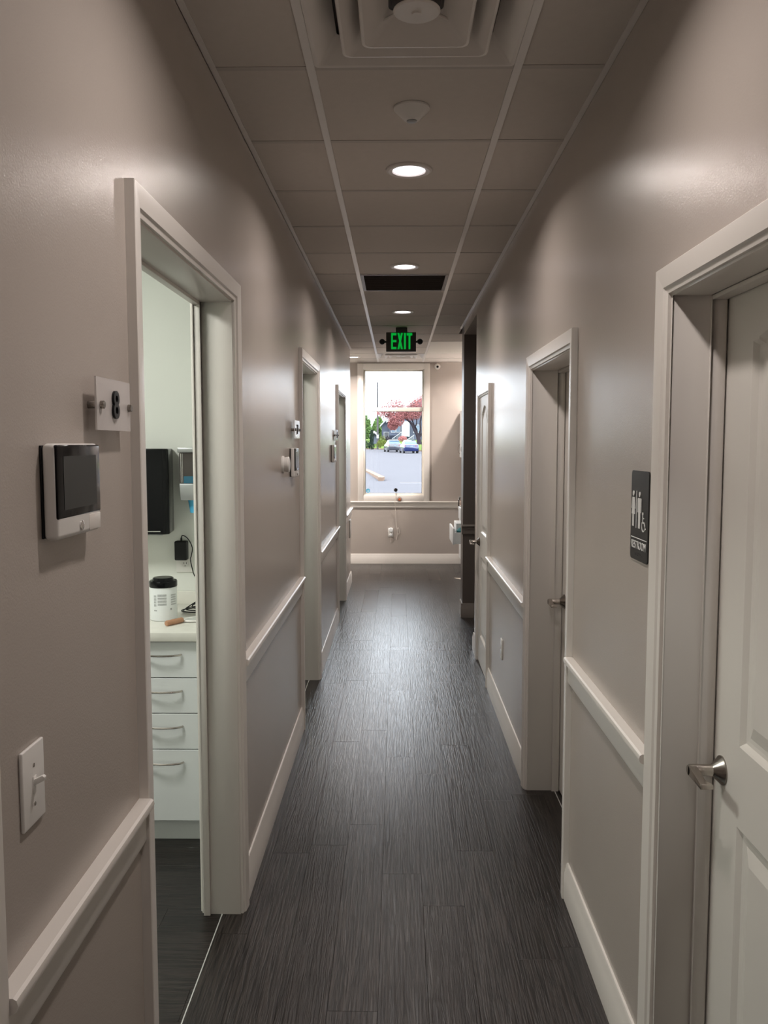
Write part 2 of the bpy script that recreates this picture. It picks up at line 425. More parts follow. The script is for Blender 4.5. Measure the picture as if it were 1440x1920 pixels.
for k in (1, 2): tee_mesh('main_tee', TL-TS*k-.012, TL-TS*k+.012, YLE, YF, True)
for i, y in enumerate(rowsY[:-1]):
    if y < YB: continue
    tee_mesh('cross_tee', XL, TL-.012, y-.012, y+.012, False)
    tee_mesh('cross_tee', TL+.012, TR-.012, y-.012, y+.012, False)
    tee_mesh('cross_tee', TR+.012, XR if y < 8.3 else XNR+.1, y-.012, y+.012, False)
    if y > YLE: tee_mesh('cross_tee', TL-TS*2, XL, y-.012, y+.012, False)
def angle(nm, poly, axis, a, b): MB().prism(poly, axis, a, b).build(nm, M['grid'], ceil)
MB().box(XL+.001, XL+.020, YB, YLE, H-.003, H).box(XL+.001, XL+.002, YB, YLE, H-.003, H+.02).build('wall_angle', M['grid'], ceil)
MB().box(XR-.020, XR-.001, YB, 8.27, H-.003, H).build('wall_angle', M['grid'], ceil)
MB().box(-2.4, XNR, YF-.022, YF, H-.004, H).build('wall_angle', M['grid'], ceil)
# plain soffits over areas the photograph does not show
o = MB().box(XR+TWR, XO1, YB, 8.0, H, H+.12).box(XNR+.12, XO1, 8.25, YF, H, H+.12).box(XO0, TL-TS*3, YLE, YF, H, H+.12).build('ceiling_side', M['tile'], kind='structure')
tag(o, 'plain ceilings of the side areas out of view', 'ceiling')

# ---------------------------------------------------------------- trim profiles
def rail(name, side, x, ya, yb, label):
    # chair rail along y on a wall face at x; side +1 projects toward +x
    pr = [(0, .902), (.026, .902), (.031, .899), (.033, .891), (.031, .883), (.026, .879), (.019, .877), (.019, .868), (.014, .862), (.014, .812), (.010, .803), (0, .801)]
    o = MB().prism([(x+side*a, z) for a, z in pr], 'y', ya, yb).build(name, M['trim'], None, smooth=True, kind='structure', angle=30)
    return tag(o, label, 'chair rail')
def skirt(name, side, x, ya, yb, label, parent=None):
    pr = [(0, -.004), (.016, -.004), (.016, .100), (.013, .106), (.013, .112), (.0095, .120), (.0095, .128), (.006, .136), (0, .137)]
    return [(x+side*a, z) for a, z in pr]
def rail_far(name, y, xa, xb, label, s=-1):
    pr = [(0, .868), (.026, .868), (.031, .864), (.033, .857), (.031, .850), (.019, .842), (.019, .833), (.014, .826), (.014, .785), (.010, .776), (0, .774)]
    o = MB().prism([(y+s*a, z) for a, z in pr], 'x', xa, xb).build(name, M['trim'], None, smooth=True, kind='structure', angle=30)
    return tag(o, label, 'chair rail')
n = 4
for ya, yb, l in [(1.03+CW, 1.82-CW, 'chair rail on the left wall under the wall display'), (2.86+CW, 4.86-CW, 'chair rail on the left wall between the first two open doorways'),
                  (5.83+CW, 7.83-CW, 'chair rail on the left wall between the far two doorways'), (8.84+CW, YLE, 'short chair rail at the far end of the left wall')]:
    rail('trim_%d' % n, 1, XL, ya, yb, l); n += 1
for ya, yb, l in [(1.96+CW, 3.045-CW, 'chair rail on the right wall under the restroom sign'), (3.95+CW, 5.73-CW, 'chair rail on the right wall above the wall outlet')]:
    rail('trim_%d' % n, -1, XR, ya, yb, l); n += 1
rail_far('trim_%d' % n, YF, -2.2, XNR+.1, 'chair rail under the end window'); n += 1
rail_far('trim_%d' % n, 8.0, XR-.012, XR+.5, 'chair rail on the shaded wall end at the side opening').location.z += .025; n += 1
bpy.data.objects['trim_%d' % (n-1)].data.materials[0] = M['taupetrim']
m = MB()
for ya, yb in [(1.03+CW, 1.82-CW), (2.86+CW, 4.86-CW), (5.83+CW, 7.83-CW), (8.84+CW, YLE)]: m.prism(skirt('', 1, XL, 0, 0, ''), 'y', ya, yb)
m.box(XL-.0, XL+.016, YLE, YLE+.002, 0, .1)
tag(m.build('baseboard_left', M['trim'], None, smooth=True, kind='structure', angle=30), 'white baseboard along the left wall', 'baseboard')
m = MB()
for ya, yb in [(1.96+CW, 3.045-CW), (3.95+CW, 5.73-CW), (6.40+CW, 6.76)]: m.prism(skirt('', -1, XR, 0, 0, ''), 'y', ya, yb)
tag(m.build('baseboard_right', M['trim'], None, smooth=True, kind='structure', angle=30), 'white baseboard along the right wall', 'baseboard')
pr = skirt('', -1, 0, 0, 0, '')
m = MB().prism([(YF+a, z) for a, z in pr], 'x', -2.2, XNR+.1)
tag(m.build('baseboard_far', M['trim'], None, smooth=True, kind='structure', angle=30), 'white baseboard under the end window', 'baseboard')
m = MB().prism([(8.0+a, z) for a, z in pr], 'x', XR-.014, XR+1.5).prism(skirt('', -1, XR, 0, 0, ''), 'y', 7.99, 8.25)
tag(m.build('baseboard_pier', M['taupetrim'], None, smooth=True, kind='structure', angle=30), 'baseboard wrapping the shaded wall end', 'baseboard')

# ---------------------------------------------------------------- doors
def arch_leaf(w, h, t, parent, org, side, handle_far=True):
    """two-panel door leaf in the y-z plane. org=(xface, y0, z0); face toward `side` in x"""
    xf, y0, z0 = org
    st, tr_, mr0, mr1, br = .143, .070, .815, .995, .21
    m = MB(); X = lambda d: xf - side*d
    def P(y, z, d=0): return (X(d), y0+y, z0+z)
    ya, yb = st, w-st
    K = 14
    def opening(za, zb, rise):
        pts = [(ya, za), (yb, za), (yb, zb)]
        if rise:
            pts += [(yb-.03, zb)]
            for k in range(K+1):
                u = k/K; y = yb-.03 - u*(yb-ya-.06); pts.append((y, zb+.006 + rise*math.sin(PI*u)))
            pts += [(ya+.03, zb)]
        pts += [(ya, zb)]; return pts
    up = opening(mr1, h-tr_-.045, .045); lo = opening(br, mr0, 0)
    # face: stiles and rails
    def quad(a, b, c, d): m.add([P(*a), P(*b), P(*c), P(*d)], [(0, 1, 2, 3)])
    zc = [0, br, mr0, mr1, up[2][1], h]
    for za, zb in zip(zc, zc[1:]): quad((0, za), (ya, za), (ya, zb), (0, zb)); quad((yb, za), (w, za), (w, zb), (yb, zb))
    quad((ya, 0), (yb, 0), (yb, br), (ya, br)); quad((ya, mr0), (yb, mr0), (yb, mr1), (ya, mr1))
    top = up[2:]
    for i in range(len(top)-1):
        (p, q), (r, s_) = top[i], top[i+1]
        if abs(p-r) > 1e-5: quad((p, q), (r, s_), (r, h), (p, h))
    # recessed profile rings for each panel
    for o in (up, lo):
        cy = sum(p[0] for p in o)/len(o); 
        zmin = min(p[1] for p in o); zmax = max(p[1] for p in o); cz = (zmin+zmax)/2; hw = (yb-ya)/2; hh = (zmax-zmin)/2
        def ins(d): return [(cy+(p[0]-cy)*(hw-d)/hw, cz+(p[1]-cz)*(hh-d)/hh) for p in o]
        rg = []
        for d, dep in [(0, 0), (.004, .003), (.012, .010), (.020, .011), (.030, .011), (.058, .004), (.062, .003)]:
            rg.append([P(y, z, dep) for y, z in ins(d)])
        m.rings(rg, True, False)
        n_ = len(o); c = P(cy, cz, .003); m.add(rg[-1]+[c], [(i, (i+1) % n_, n_) for i in range(n_)])
    # back and edges
    m.add([P(0, 0, t), P(w, 0, t), P(w, h, t), P(0, h, t), P(0, 0), P(w, 0), P(w, h), P(0, h)], [(0, 1, 2, 3), (0, 1, 5, 4), (1, 2, 6, 5), (2, 3, 7, 6), (3, 0, 4, 7)])
    return m.build('door_leaf', M['door'], parent)
def lever(leaf, x, y, z, side, toward=-1):
    """rosette + lever: spindle sticks out in `side` x, bar runs toward -y and dips"""
    MB().lathe([(.0335, 0), (.0335, side*.003), (.030, side*.006), (.017, side*.020), (.0135, side*.024)], (x, y, z), 'x', 32).build('rosette', M['darknickel'], leaf, smooth=True)
    MB().lathe([(.0115, side*.022), (.0135, side*.024), (.0135, side*.074), (.011, side*.078)], (x, y, z), 'x', 24).build('lever_neck', M['nickel'], leaf, smooth=True)
    m = MB(); a = side
    pr = [(0, .0125), (.010, .0115), (.062, .002), (.082, -.001), (.084, -.012), (.080, -.013), (.010, -.0115), (0, -.0125)]
    r1 = [(x+a*.060, y+toward*p, z+q) for p, q in pr]; r2 = [(x+a*.078, y+toward*p, z+q) for p, q in pr]
    # the bar curls back toward the door at its tip
    r1 = [(px - (a*.010 if i in (3, 4) else 0), py, pz) for i, (px, py, pz) in enumerate(r1)]
    m.rings([r1, r2]); m.build('lever_handle', M['nickel'], leaf, bevel=.0015)
def doorway(idx, side, xw, ya, yb, head, label, leaf=None, near_wrap=True):
    """side +1: corridor lies toward +x of the wall face xw"""
    E_ = empty('door_%d' % idx, (xw, (ya+yb)/2, 0), label, 'door', kind='structure')
    f = lambda d: xw + side*d
    tw = TW if side > 0 else TWR; xo = f(-tw)
    # jamb boards
    m = MB(); j = .02
    xa, xb = sorted((f(.002), f(-tw-.002)))
    m.box(xa, xb, ya-j, ya, -.003, head+j).box(xa, xb, yb, yb+j, -.003, head+j).box(xa, xb, ya, yb, head, head+j)
    m.build('jamb', M['trim'], E_, bevel=.0012)
    # stops
    if leaf == 'inside': sd_ = .100
    elif leaf == 'deep': sd_ = .130
    else: sd_ = .10
    if leaf != 'flush':
        s0, s1 = sorted((f(-sd_+.016), f(-sd_-.018))) if side < 0 else sorted((f(-.104), f(-.127)))
        m = MB().box(s0, s1, ya, ya+.011, -.003, head).box(s0, s1, yb-.011, yb, -.003, head).box(s0, s1, ya+.011, yb-.011, head-.011, head)
        m.build('door_stop', M['trim'], E_, bevel=.0015)
    # casing, corridor side: flat face with a stepped inner bead and reveal of 6 mm
    for s_, x0, nm in ((side, xw, 'casing'), (-side, xo, 'casing')):
        g = lambda d: x0 + s_*d
        rv = .006
        def prof(): return [(rv, 0), (rv, .010), (rv+.010, .013), (rv+.014, .018), (rv+.050, CT), (CW-.002, CT), (CW, CT-.002), (CW, 0)]
        for (yy, sg) in ((ya, -1), (yb, 1)):
            P = prof(); rb = [(g(d), yy+sg*u, -.003) for u, d in P]; rt_ = [(g(d), yy+sg*u, head+u) for u, d in P]
            MB().rings([rb, rt_]).build(nm, M['trim'], E_, smooth=True, angle=20)
        P = prof(); ra = [(g(d), ya-u, head+u) for u, d in P]; rb = [(g(d), yb+u, head+u) for u, d in P]
        MB().rings([ra, rb]).build(nm, M['trim'], E_, smooth=True, angle=20)
    return E_
d_labels = ['doorway on the near left of which only the casing edge shows', 'open doorway to the bright treatment room numbered eight', 'open doorway in the middle of the left wall', 'farthest open doorway on the left wall']
DL = [doorway(i+1, 1, XL, a, b, HL, d_labels[i]) for i, (a, b) in enumerate(LD)]
# first left door, closed: keeps the corridor enclosed behind the viewpoint
lf = arch_leaf(LD[0][1]-LD[0][0]-.008, HL-.012, .04, DL[0], (XL-.105, LD[0][0]+.004, .008), 1)
r_labels = ['white panelled restroom door closed in its deep frame at the right', 'recessed closed door behind the middle right frame', 'narrow panelled closet door far down the right wall']
D4 = doorway(5, -1, XR, RD[0][0], RD[0][1], HR, r_labels[0], 'inside')
D5 = doorway(6, -1, XR, RD[1][0], RD[1][1], HR, r_labels[1], 'deep')
D6 = doorway(7, -1, XR, RD[2][0], RD[2][1], HR, r_labels[2], 'flush')
XLEAF = XR+.1225
lf = arch_leaf(RD[0][1]-RD[0][0]-.008, HR-.010, .04, D4, (XLEAF, RD[0][0]+.004, .006), -1)
lever(lf, XLEAF, 1.905, .912, -1)
XL5 = XR+.152
lf = arch_leaf(RD[1][1]-RD[1][0]-.008, HR-.010, .04, D5, (XL5, RD[1][0]+.004, .006), -1)
lever(lf, XL5, 3.890, .930, -1)
lf = arch_leaf(RD[2][1]-RD[2][0]-.008, HR-.010, .04, D6, (XR-.004, RD[2][0]+.004, .010), -1)
lever(lf, XR-.004, 6.325, .925, -1)
m = MB()
for z in (.26, 1.0, 1.80): m.lathe([(.006, 0), (.006, .09)], (XR-.011, RD[2][0]+.001, z), 'z', 10)
for zc in (.26, 1.0, 1.80): MB().lathe([(.006, 0), (.006, .09)], (XR-.011, RD[2][0]+.001, zc), 'z', 10).build('hinge', M['darknickel'], D6, smooth=True)
# closet and restroom backs
o = MB().box(XR+TWR+.02, XO1, 2.45, 2.55, 0, H).box(XR+TWR+.02, XO1, 5.4, 5.5, 0, H).build('wall_partition', M['roomwall'], kind='structure'); tag(o, 'partition walls behind the closed doors', 'wall')

# ---------------------------------------------------------------- end window
WN = empty('window_1', (-.045, YF, WZ0), 'tall window with a transom bar looking out to the street', 'window', kind='structure')
def ring_frame(x0, x1, z0, z1, wd, ya, yb):
    return MB().box(x0, x0+wd, ya, yb, z0, z1).box(x1-wd, x1, ya, yb, z0, z1).box(x0+wd, x1-wd, ya, yb, z1-wd, z1).box(x0+wd, x1-wd, ya, yb, z0, z0+wd)
for bx in ((WX0-.074, WX0+.004, .868, WZ1+.074), (WX1-.004, WX1+.074, .868, WZ1+.074)):
    MB().box(bx[0], bx[1], YF-.022, YF, bx[2], bx[3]).build('window_casing', M['trim'], WN, bevel=.003)
MB().box(WX0+.004, WX1-.004, YF-.0215, YF, WZ1-.004, WZ1+.074).build('window_casing', M['trim'], WN, bevel=.003)
MB().box(WX0+.004, WX1-.004, YF-.0215, YF, .868, WZ0+.002).build('window_casing', M['trim'], WN, bevel=.003)
ring_frame(WX0, WX1, WZ0, WZ1, .012, YF-.006, YF+.19).build('window_jamb', M['pvc'], WN, bevel=.002)
ring_frame(WX0+.010, WX1-.010, WZ0+.010, WZ1-.008, .020, YF+.03, YF+.085).build('window_frame', M['pvc'], WN, bevel=.003)
MB().box(WX0+.02, WX1-.02, YF+.028, YF+.087, 2.100, 2.155).build('transom_bar', M['pvc'], WN, bevel=.003)
MB().box(WX0+.028, WX1-.028, YF+.055, YF+.059, 2.150, WZ1-.026).build('window_pane', M['glass'], WN)
MB().box(WX0+.028, WX1-.028, YF+.055, YF+.059, WZ0+.028, 2.105).build('window_pane', M['glass'], WN)
m = ring_frame(WX0+.030, WX1-.030, WZ0+.030, 2.100, .004, YF+.048, YF+.064); m.build('glazing_gasket', M['black'], WN)
pl = bpy.data.lights.new('window_portal', 'AREA'); pl.shape = 'RECTANGLE'; pl.size = WX1-WX0; pl.size_y = WZ1-WZ0; pl.cycles.is_portal = True
po = link(bpy.data.objects.new('window_portal', pl)); po.location = ((WX0+WX1)/2, YF+.21, (WZ0+WZ1)/2); po.rotation_euler = (math.radians(-90), 0, 0)

# ---------------------------------------------------------------- lamps
def area(name, loc, size, watts, col, shape='DISK', spread=PI, sy=None):
    l = bpy.data.lights.new(name, 'AREA'); l.shape = shape; l.size = size; l.energy = watts; l.color = col; l.spread = spread
    if sy: l.size_y = sy
    o = link(bpy.data.objects.new(name, l)); o.location = loc; return o
def downlight(x, y, label, watts):
    t = empty('recessed_downlight', (x, y, H), label, 'ceiling light', 'round recessed downlights in the ceiling')
    MB().lathe([(.064, -.0025), (.068, -.008), (.084, -.0105), (.092, -.006), (.0935, -.0005), (.064, -.0005)], (x, y, H), 'z', 40, cap=False).build('trim_ring', M['diffuser'], t, smooth=True)
    MB().lathe([(.0005, -.0030), (.0655, -.0030), (.0655, -.0010), (.0005, -.0010)], (x, y, H), 'z', 40).build('lens', M['lens'], t)
    area('downlight_lamp', (x, y, H-.014), .12, watts, (1.0, .905, .850), spread=math.radians(154))
    return t
LC = .048
downlight(LC, 3.517, 'round lit recessed downlight nearest of the row down the hallway ceiling', LAMP_W)
downlight(LC, 5.383, 'round lit recessed downlight second of the row down the hallway ceiling', LAMP_W)
downlight(LC, 7.204, 'round lit recessed downlight just before the exit sign', LAMP_W)
downlight(LC, 1.66, 'round lit recessed downlight overhead just out of the frame', LAMP_W)
downlight(LC, -.20, 'round lit recessed downlight behind the viewpoint', LAMP_W*.4)
downlight(LC, -2.05, 'round lit recessed downlight at the back end of the hallway', LAMP_W*.2)
downlight(-.56, 10.92, 'round lit recessed downlight half hidden past the end of the left wall', LOBBY_W)
downlight(-1.78, 10.92, 'round lit recessed downlight in the far left bay out of view', LOBBY_W)
downlight(1.20, 10.92, 'round lit recessed downlight in the far right nook out of view', LOBBY_W)
def troffer(x, y, label, watts):
    t = empty('ceiling_panel_light', (x, y, H), label, 'ceiling light', 'square panel lights in the treatment rooms')
    ring = MB().box(x-.31, x-.29, y-.31, y+.31, H-.012, H).box(x+.29, x+.31, y-.31, y+.31, H-.012, H).box(x-.29, x+.29, y-.31, y-.29, H-.012, H).box(x-.29, x+.29, y+.29, y+.31, H-.012, H)
    ring.build('panel_frame', M['plastic'], t)
    MB().box(x-.29, x+.29, y-.29, y+.29, H-.006, H-.001).build('panel_lens', M['troffer'], t)
    area('panel_lamp', (x, y, H-.02), .56, watts, (.98, 1.0, .93), 'SQUARE')
troffer(-1.9, 2.4, 'lit square ceiling panel in the first treatment room', ROOM_W)
troffer(-1.7, 5.4, 'lit square ceiling panel in the second treatment room', ROOM_W*.55)
troffer(-1.7, 8.4, 'lit square ceiling panel in the third treatment room', ROOM_W*.45)

# flat unlit 2x4 panel at the right of the far ceiling
yp0, yp1 = TY0+11*TS+.014, TY0+13*TS-.014
t = empty('ceiling_light_panel', (TR+TS/2, (yp0+yp1)/2, H), 'long pale acrylic ceiling light panel right of the exit sign', 'ceiling light')
MB().box(TR+.014, TR+TS-.014, yp0, yp1, H-.002, H+.04).build('panel_lens', M['offpanel'], t)

# ---------------------------------------------------------------- air diffusers, return grille, detector
def sq_ring(m, prof, cx, cy, cr=.018, closed=True):
    rs = []
    for hw, z in prof:
        r = min(cr, hw*.4); ring = []
        for qx, qy, a0 in ((1, 1, 0), (-1, 1, 90), (-1, -1, 180), (1, -1, 270)):
            for k in range(5):
                t = math.radians(a0+k*22.5); ring.append((cx+qx*(hw-r)+r*math.cos(t), cy+qy*(hw-r)+r*math.sin(t), z))
        rs.append(ring)
    rs.append(rs[0]) if closed else None
    return m.rings(rs, True, False)
def diffuser(y0, label):
    cx, cy = (TL+TR)/2, y0+TS/2
    t = empty('air_diffuser', (cx, cy, H), label, 'air vent', 'square ceiling air diffusers')
    a = TS/2-.013
    m = MB(); sq_ring(m, [(a, H+.001), (a, H-.004), (a-.006, H-.006), (a-.014, H-.003), (a-.070, H+.055), (a-.066, H+.058), (a-.012, H+.003)], cx, cy, .012)
    m.build('outer_frame', M['diffuser'], t, smooth=True)
    for nm, hw in (('middle_ring', .205), ('inner_ring', .148)):
        m = MB(); sq_ring(m, [(hw, H-.010), (hw-.003, H-.016), (hw-.010, H-.017), (hw-.014, H-.012), (hw-.075, H+.046), (hw-.070, H+.050), (hw-.004, H-.006)], cx, cy, .022)
        m.build(nm, M['diffuser'], t, smooth=True)
    MB().lathe([(.0005, -.016), (.012, -.016), (.013, -.011), (.056, -.011), (.060, -.008), (.060, -.005), (.0005, -.005)], (cx, cy-.035, H), 'z', 36).build('centre_disc', M['diffuser'], t, smooth=True)
    m = MB(); sq_ring(m, [(.064, H+.046), (.066, H+.05)], cx, cy, .012, False); m.box(cx-.28, cx+.28, cy-.28, cy+.28, H+.075, H+.09)
    m.build('plenum_box', M['darkgrille'], t)
    m = MB()
    for sx, sy in ((1, 1), (1, -1), (-1, 1), (-1, -1)): MB().tube([(cx+sx*.05, cy+sy*.05, H+.03), (cx+sx*.10, cy+sy*.10, H+.03)], .004, 6).build('bracket', M['diffuser'], t)
diffuser(DIFF_N, 'large square ceiling air diffuser with round centre disc at the top of the view')
diffuser(DIFF_F, 'distant square ceiling air diffuser behind the exit sign')
g = empty('return_grille', ((TL+TR)/2, GRILLE+TS/2, H), 'dark square return air grille in the ceiling between two downlights', 'air vent')
a = TS/2-.014; cx, cy = (TL+TR)/2, GRILLE+TS/2
MB().box(cx-a, cx+a, cy-a, cy-a+.02, H-.003, H+.01).box(cx-a, cx+a, cy+a-.02, cy+a, H-.003, H+.01).box(cx-a, cx-a+.02, cy-a+.02, cy+a-.02, H-.003, H+.01).box(cx+a-.02, cx+a, cy-a+.02, cy+a-.02, H-.003, H+.01).build('grille_frame', M['darkgrille'], g)
bl = None
for k in range(21):
    y = cy-a+.028+k*.0258
    if bl is None:
        m = MB(); m.prism([(y, H+.0), (y+.0015, H-.001), (y+.016, H+.018), (y+.0145, H+.019)], 'x', cx-a+.02, cx+a-.02); bl = m.build('blade', M['darkgrille'], g); y_first = y
    else:
        c = bl.copy(); COL.objects.link(c); c.parent = g; c.location = (0, y-y_first, 0)
MB().box(cx-a, cx+a, cy-a, cy+a, H+.05, H+.06).build('backing', M['black'], g)

t = empty('smoke_detector', (.048, 2.885, H), 'round white smoke detector with dark tip above the nearest downlight', 'smoke detector')
MB().lathe([(.060, 0), (.060, -.006), (.056, -.010), (.028, -.038), (.022, -.042), (.0005, -.042)], (.048, 2.885, H), 'z', 40, cap=False).build('housing', M['plastic'], t, smooth=True)
MB().lathe([(.0005, -.0425), (.017, -.0425), (.017, -.045), (.012, -.047), (.0005, -.047)], (.048, 2.885, H), 'z', 24).build('sensor_tip', M['steel'], t, smooth=True)

# ---------------------------------------------------------------- exit sign
t = empty('exit_sign', (.039, 8.2, 2.54), 'black exit sign with green lit letters hanging from the ceiling', 'sign')
MB().box(-.104, .182, 8.18, 8.225, 2.540, 2.722).build('housing', M['exitbox'], t, bevel=.003)
MB().box(-.012, .098, 8.17, 8.24, 2.722, H-.0035).build('canopy', M['exitbox'], t, bevel=.003)
for sx, xx in ((-1, -.142), (1, .220)):
    m = MB().lathe([(.0005, -.020), (.018, -.020), (.026, -.012), (.028, 0), (.024, .016), (.014, .024), (.0005, .026)], (xx, 8.19, 2.633), 'y', 20)
    m.build('lamp_head', M['black'], t, smooth=True)
    MB().lathe([(.009, 0), (.009, .03)], ((.181 if sx > 0 else -.133), 8.20, 2.633), 'x', 12).build('swivel_arm', M['black'], t, smooth=True)
    MB().box(.043+sx*.058-.005, .043+sx*.058+.005, 8.172, 8.178, 2.724, 2.736).build('indicator', M['signwhite'], t)
def letters():
    y0, y1 = 8.1745, 8.1805; zb, zt = 2.561, 2.714; s = .0165
    out = []
    x = -.056; m = MB()                                       # E
    m.box(x, x+s, y0, y1, zb, zt)
    for za, zz in ((zb, zb+.022), ((zb+zt)/2-.011, (zb+zt)/2+.011), (zt-.022, zt)): m.box(x+s, x+.050, y0, y1, za, zz)
    out.append(m)
    x = .004; w_ = .052; m = MB()                              # X
    m.prism([(x, zb), (x+s+.002, zb), (x+w_, zt), (x+w_-s-.002, zt)], 'y', y0, y1)
    m.prism([(x+w_-s-.002, zb), (x+w_, zb), (x+s+.002, zt), (x, zt)], 'y', y0+.0002, y1-.0002)
    out.append(m)
    x = .066; out.append(MB().box(x, x+.019, y0, y1, zb, zt))   # I
    x = .093; m = MB().box(x, x+.052, y0, y1, zt-.024, zt).box(x+.017, x+.035, y0, y1, zb, zt-.024)
    out.append(m)
    return out
for m in letters(): m.build('letter', M['exitgreen'], t)

# security camera and window accessories
t = empty('security_camera', (.550, YF, 2.70), 'small white dome security camera at the top right of the end wall', 'camera')
MB().lathe([(.022, -.0), (.024, -.010), (.036, -.018), (.041, -.036), (.036, -.056), (.022, -.070), (.0005, -.074)], (.550, YF, 2.702), 'y', 28).build('housing', M['plastic'], t, smooth=True)
MB().lathe([(.016, -.071), (.0155, -.076), (.010, -.079), (.0005, -.080)], (.549, YF, 2.697), 'y', 20).build('camera_lens', M['blackgloss'], t, smooth=True)
t = empty('suction_hook', (-.016, YF+.05, 1.02), 'black round suction hook on the lower window glass', 'hook')
MB().lathe([(.026, .0), (.026, -.004), (.020, -.010), (.010, -.016), (.0005, -.018)], (-.016, YF+.054, 1.02), 'y', 24).build('suction_cup', M['blackgloss'], t, smooth=True)
MB().tube(smooth_pts([(-.016, YF+.042, 1.00), (-.012, YF+.03, .985), (-.013, YF-.008, .965), (-.013, YF-.03, .955)]), .0045, 8).build('hook_arm', M['black'], t, smooth=True)
t = empty('hanging_charm', (.03, YF-.03, .90), 'orange red charm in a clear round tag hanging below the window', 'charm')
MB().lathe([(.0005, 0), (.034, 0), (.034, -.003), (.0005, -.003)], (.036, YF-.030, .898), 'y', 28).build('clear_disc', M['acrylic'], t)
m = MB().prism([(.022, .884), (.034, .876), (.040, .884), (.050, .880), (.052, .898), (.056, .902), (.046, .910), (.040, .918), (.032, .908), (.020, .904)], 'y', YF-.036, YF-.0335)
m.build('charm_figure', M['orange'], t, label='orange red charm')
t = tag(MB().tube(smooth_pts([(-.012, YF-.032, .952), (-.020, YF-.035, .93), (-.026, YF-.036, .88), (-.024, YF-.035, .80), (-.016, YF-.014, .68), (-.008, YF-.010, .56), (.000, YF-.010, .50), (.012, YF-.012, .46), (.006, YF-.012, .40), (-.006, YF-.012, .35), (-.004, YF-.012, .33)], 5), .0028, 6).build('charging_cord', M['cord'], smooth=True), 'thin white cord hanging from the window hook to the wall outlet', 'cord')
t = tag(MB().tube(smooth_pts([(.006, YF-.012, .47), (.016, YF-.014, .50), (.026, YF-.014, .49), (.034, YF-.012, .44), (.030, YF-.012, .41), (.018, YF-.012, .42)], 5), .0035, 6).build('cord_loop', M['cord'], smooth=True), 'small loop of white cord beside the plug under the window', 'cord')
t = empty('wall_outlet', (-.085, YF, .42), 'white wall outlet under the end window with a round plug in it', 'outlet')
MB().box(-.122, -.050, YF-.005, YF, .375, .495).build('cover_plate', M['plastic'], t, bevel=.002)
MB().lathe([(.031, 0), (.031, -.022), (.026, -.030), (.0005, -.032)], (-.082, YF-.005, .470), 'y', 24).build('round_plug', M['can'], t, smooth=True)
MB().lathe([(.020, 0), (.020, -.016), (.016, -.022), (.0005, -.024)], (-.082, YF-.005, .405), 'y', 20).build('small_plug', M['can'], t, smooth=True)
MB().tube([(-.082, YF-.015, .386), (-.083, YF-.012, .30)], .003, 6).build('plug_cord', M['cord'], t, smooth=True)
t = empty('window_sticker', (-.405, YF+.05, 1.0), 'small round light blue sticker in the lower left corner of the window', 'sticker')
MB().lathe([(.0005, 0), (.028, 0), (.028, -.0008), (.0005, -.0008)], (-.400, YF+.0545, 1.010), 'y', 28).build('sticker_disc', M['sticker'], t)
m = MB(); m.prism([(-.418, 1.012), (-.405, 1.020), (-.388, 1.016), (-.380, 1.008), (-.390, 1.010), (-.405, 1.013)], 'y', YF+.0531, YF+.0535); m.prism([(-.418, 1.000), (-.400, 1.005), (-.384, .999), (-.400, .9975)], 'y', YF+.0531, YF+.0535)
m.build('sticker_print', M['signwhite'], t)

# ---------------------------------------------------------------- things on the left wall
def wall_display(y0, y1, z0, z1, label, jut=True):
    T = .027
    t = empty('wall_display', (XL, (y0+y1)/2, z0), label, 'wall display', 'white touch displays beside the treatment rooms')
    MB().box(XL, XL+.0035, y0+.002, y1-.002, z0+.003, z1-.003).build('back_plate', M['black'], t, bevel=.001)
    MB().box(XL+.0035, XL+T, y0, y1, z0, z1).build('body', M['plastic'], t, bevel=.0085, seg=4)
    zs = z0+(z1-z0)*.215
    MB().box(XL+T-.006, XL+T+.0008, y0+.002, y1-.001, zs, z1-.002).build('bezel', M['blackgloss'], t, bevel=.005, seg=3)
    MB().box(XL+T, XL+T+.0014, y0+.026, y1-.022, zs+.014, z1-.020).build('screen', M['screen'], t)
    MB().box(XL+T-.002, XL+T+.0006, y0+(y1-y0)*.70, y1-.004, z0+.004, zs-.0015).build('sensor_window', M['trim'], t, bevel=.001)
    MB().lathe([(.0078, 0), (.0078, .0022), (.006, .003), (.0005, .003)], (XL+T, y0+.098, z0+.016), 'x', 20).build('home_button', M['chrome'], t, smooth=True)
    return t
dd = wall_display(1.300, 1.492, 1.512, 1.664, 'square white touch display with dark screen on the near left wall')
wall_display(4.363, 4.545, 1.488, 1.640, 'white touch display edge-on before the middle left doorway')
wall_display(7.10, 7.36, 1.503, 1.652, 'touch display edge-on before the farthest left doorway')
def room_sign(y0, y1, z0, z1, num, label):
    t = empty('room_number_sign', (XL, (y0+y1)/2, z0), label, 'sign', 'acrylic room number signs')
    zc = (z0+z1)/2-.002
    MB().box(XL+.019, XL+.0225, y0, y1, z0, z1).build('acrylic_plate', M['satin'], t)
    for y in (y0+.020, y1-.012):
        MB().lathe([(.0005, 0), (.0068, 0), (.0068, .0185)], (XL, y, zc), 'x', 20).build('standoff', M['darknickel'], t, smooth=True)
        MB().lathe([(.0072, .0228), (.0072, .029), (.006, .030), (.0005, .030)], (XL, y, zc), 'x', 20).build('standoff_cap', M['darknickel'], t, smooth=True)
    mt = Matrix.Translation((XL+.0228+.002, (y0+y1)/2+.001, zc)) @ Matrix(((0, 0, 1, 0), (1, 0, 0, 0), (0, 1, 0, 0), (0, 0, 0, 1)))
    text_part(num, .072, .0025, M['black'], t, 'numeral', mt, bold=.0010, sx=.98)
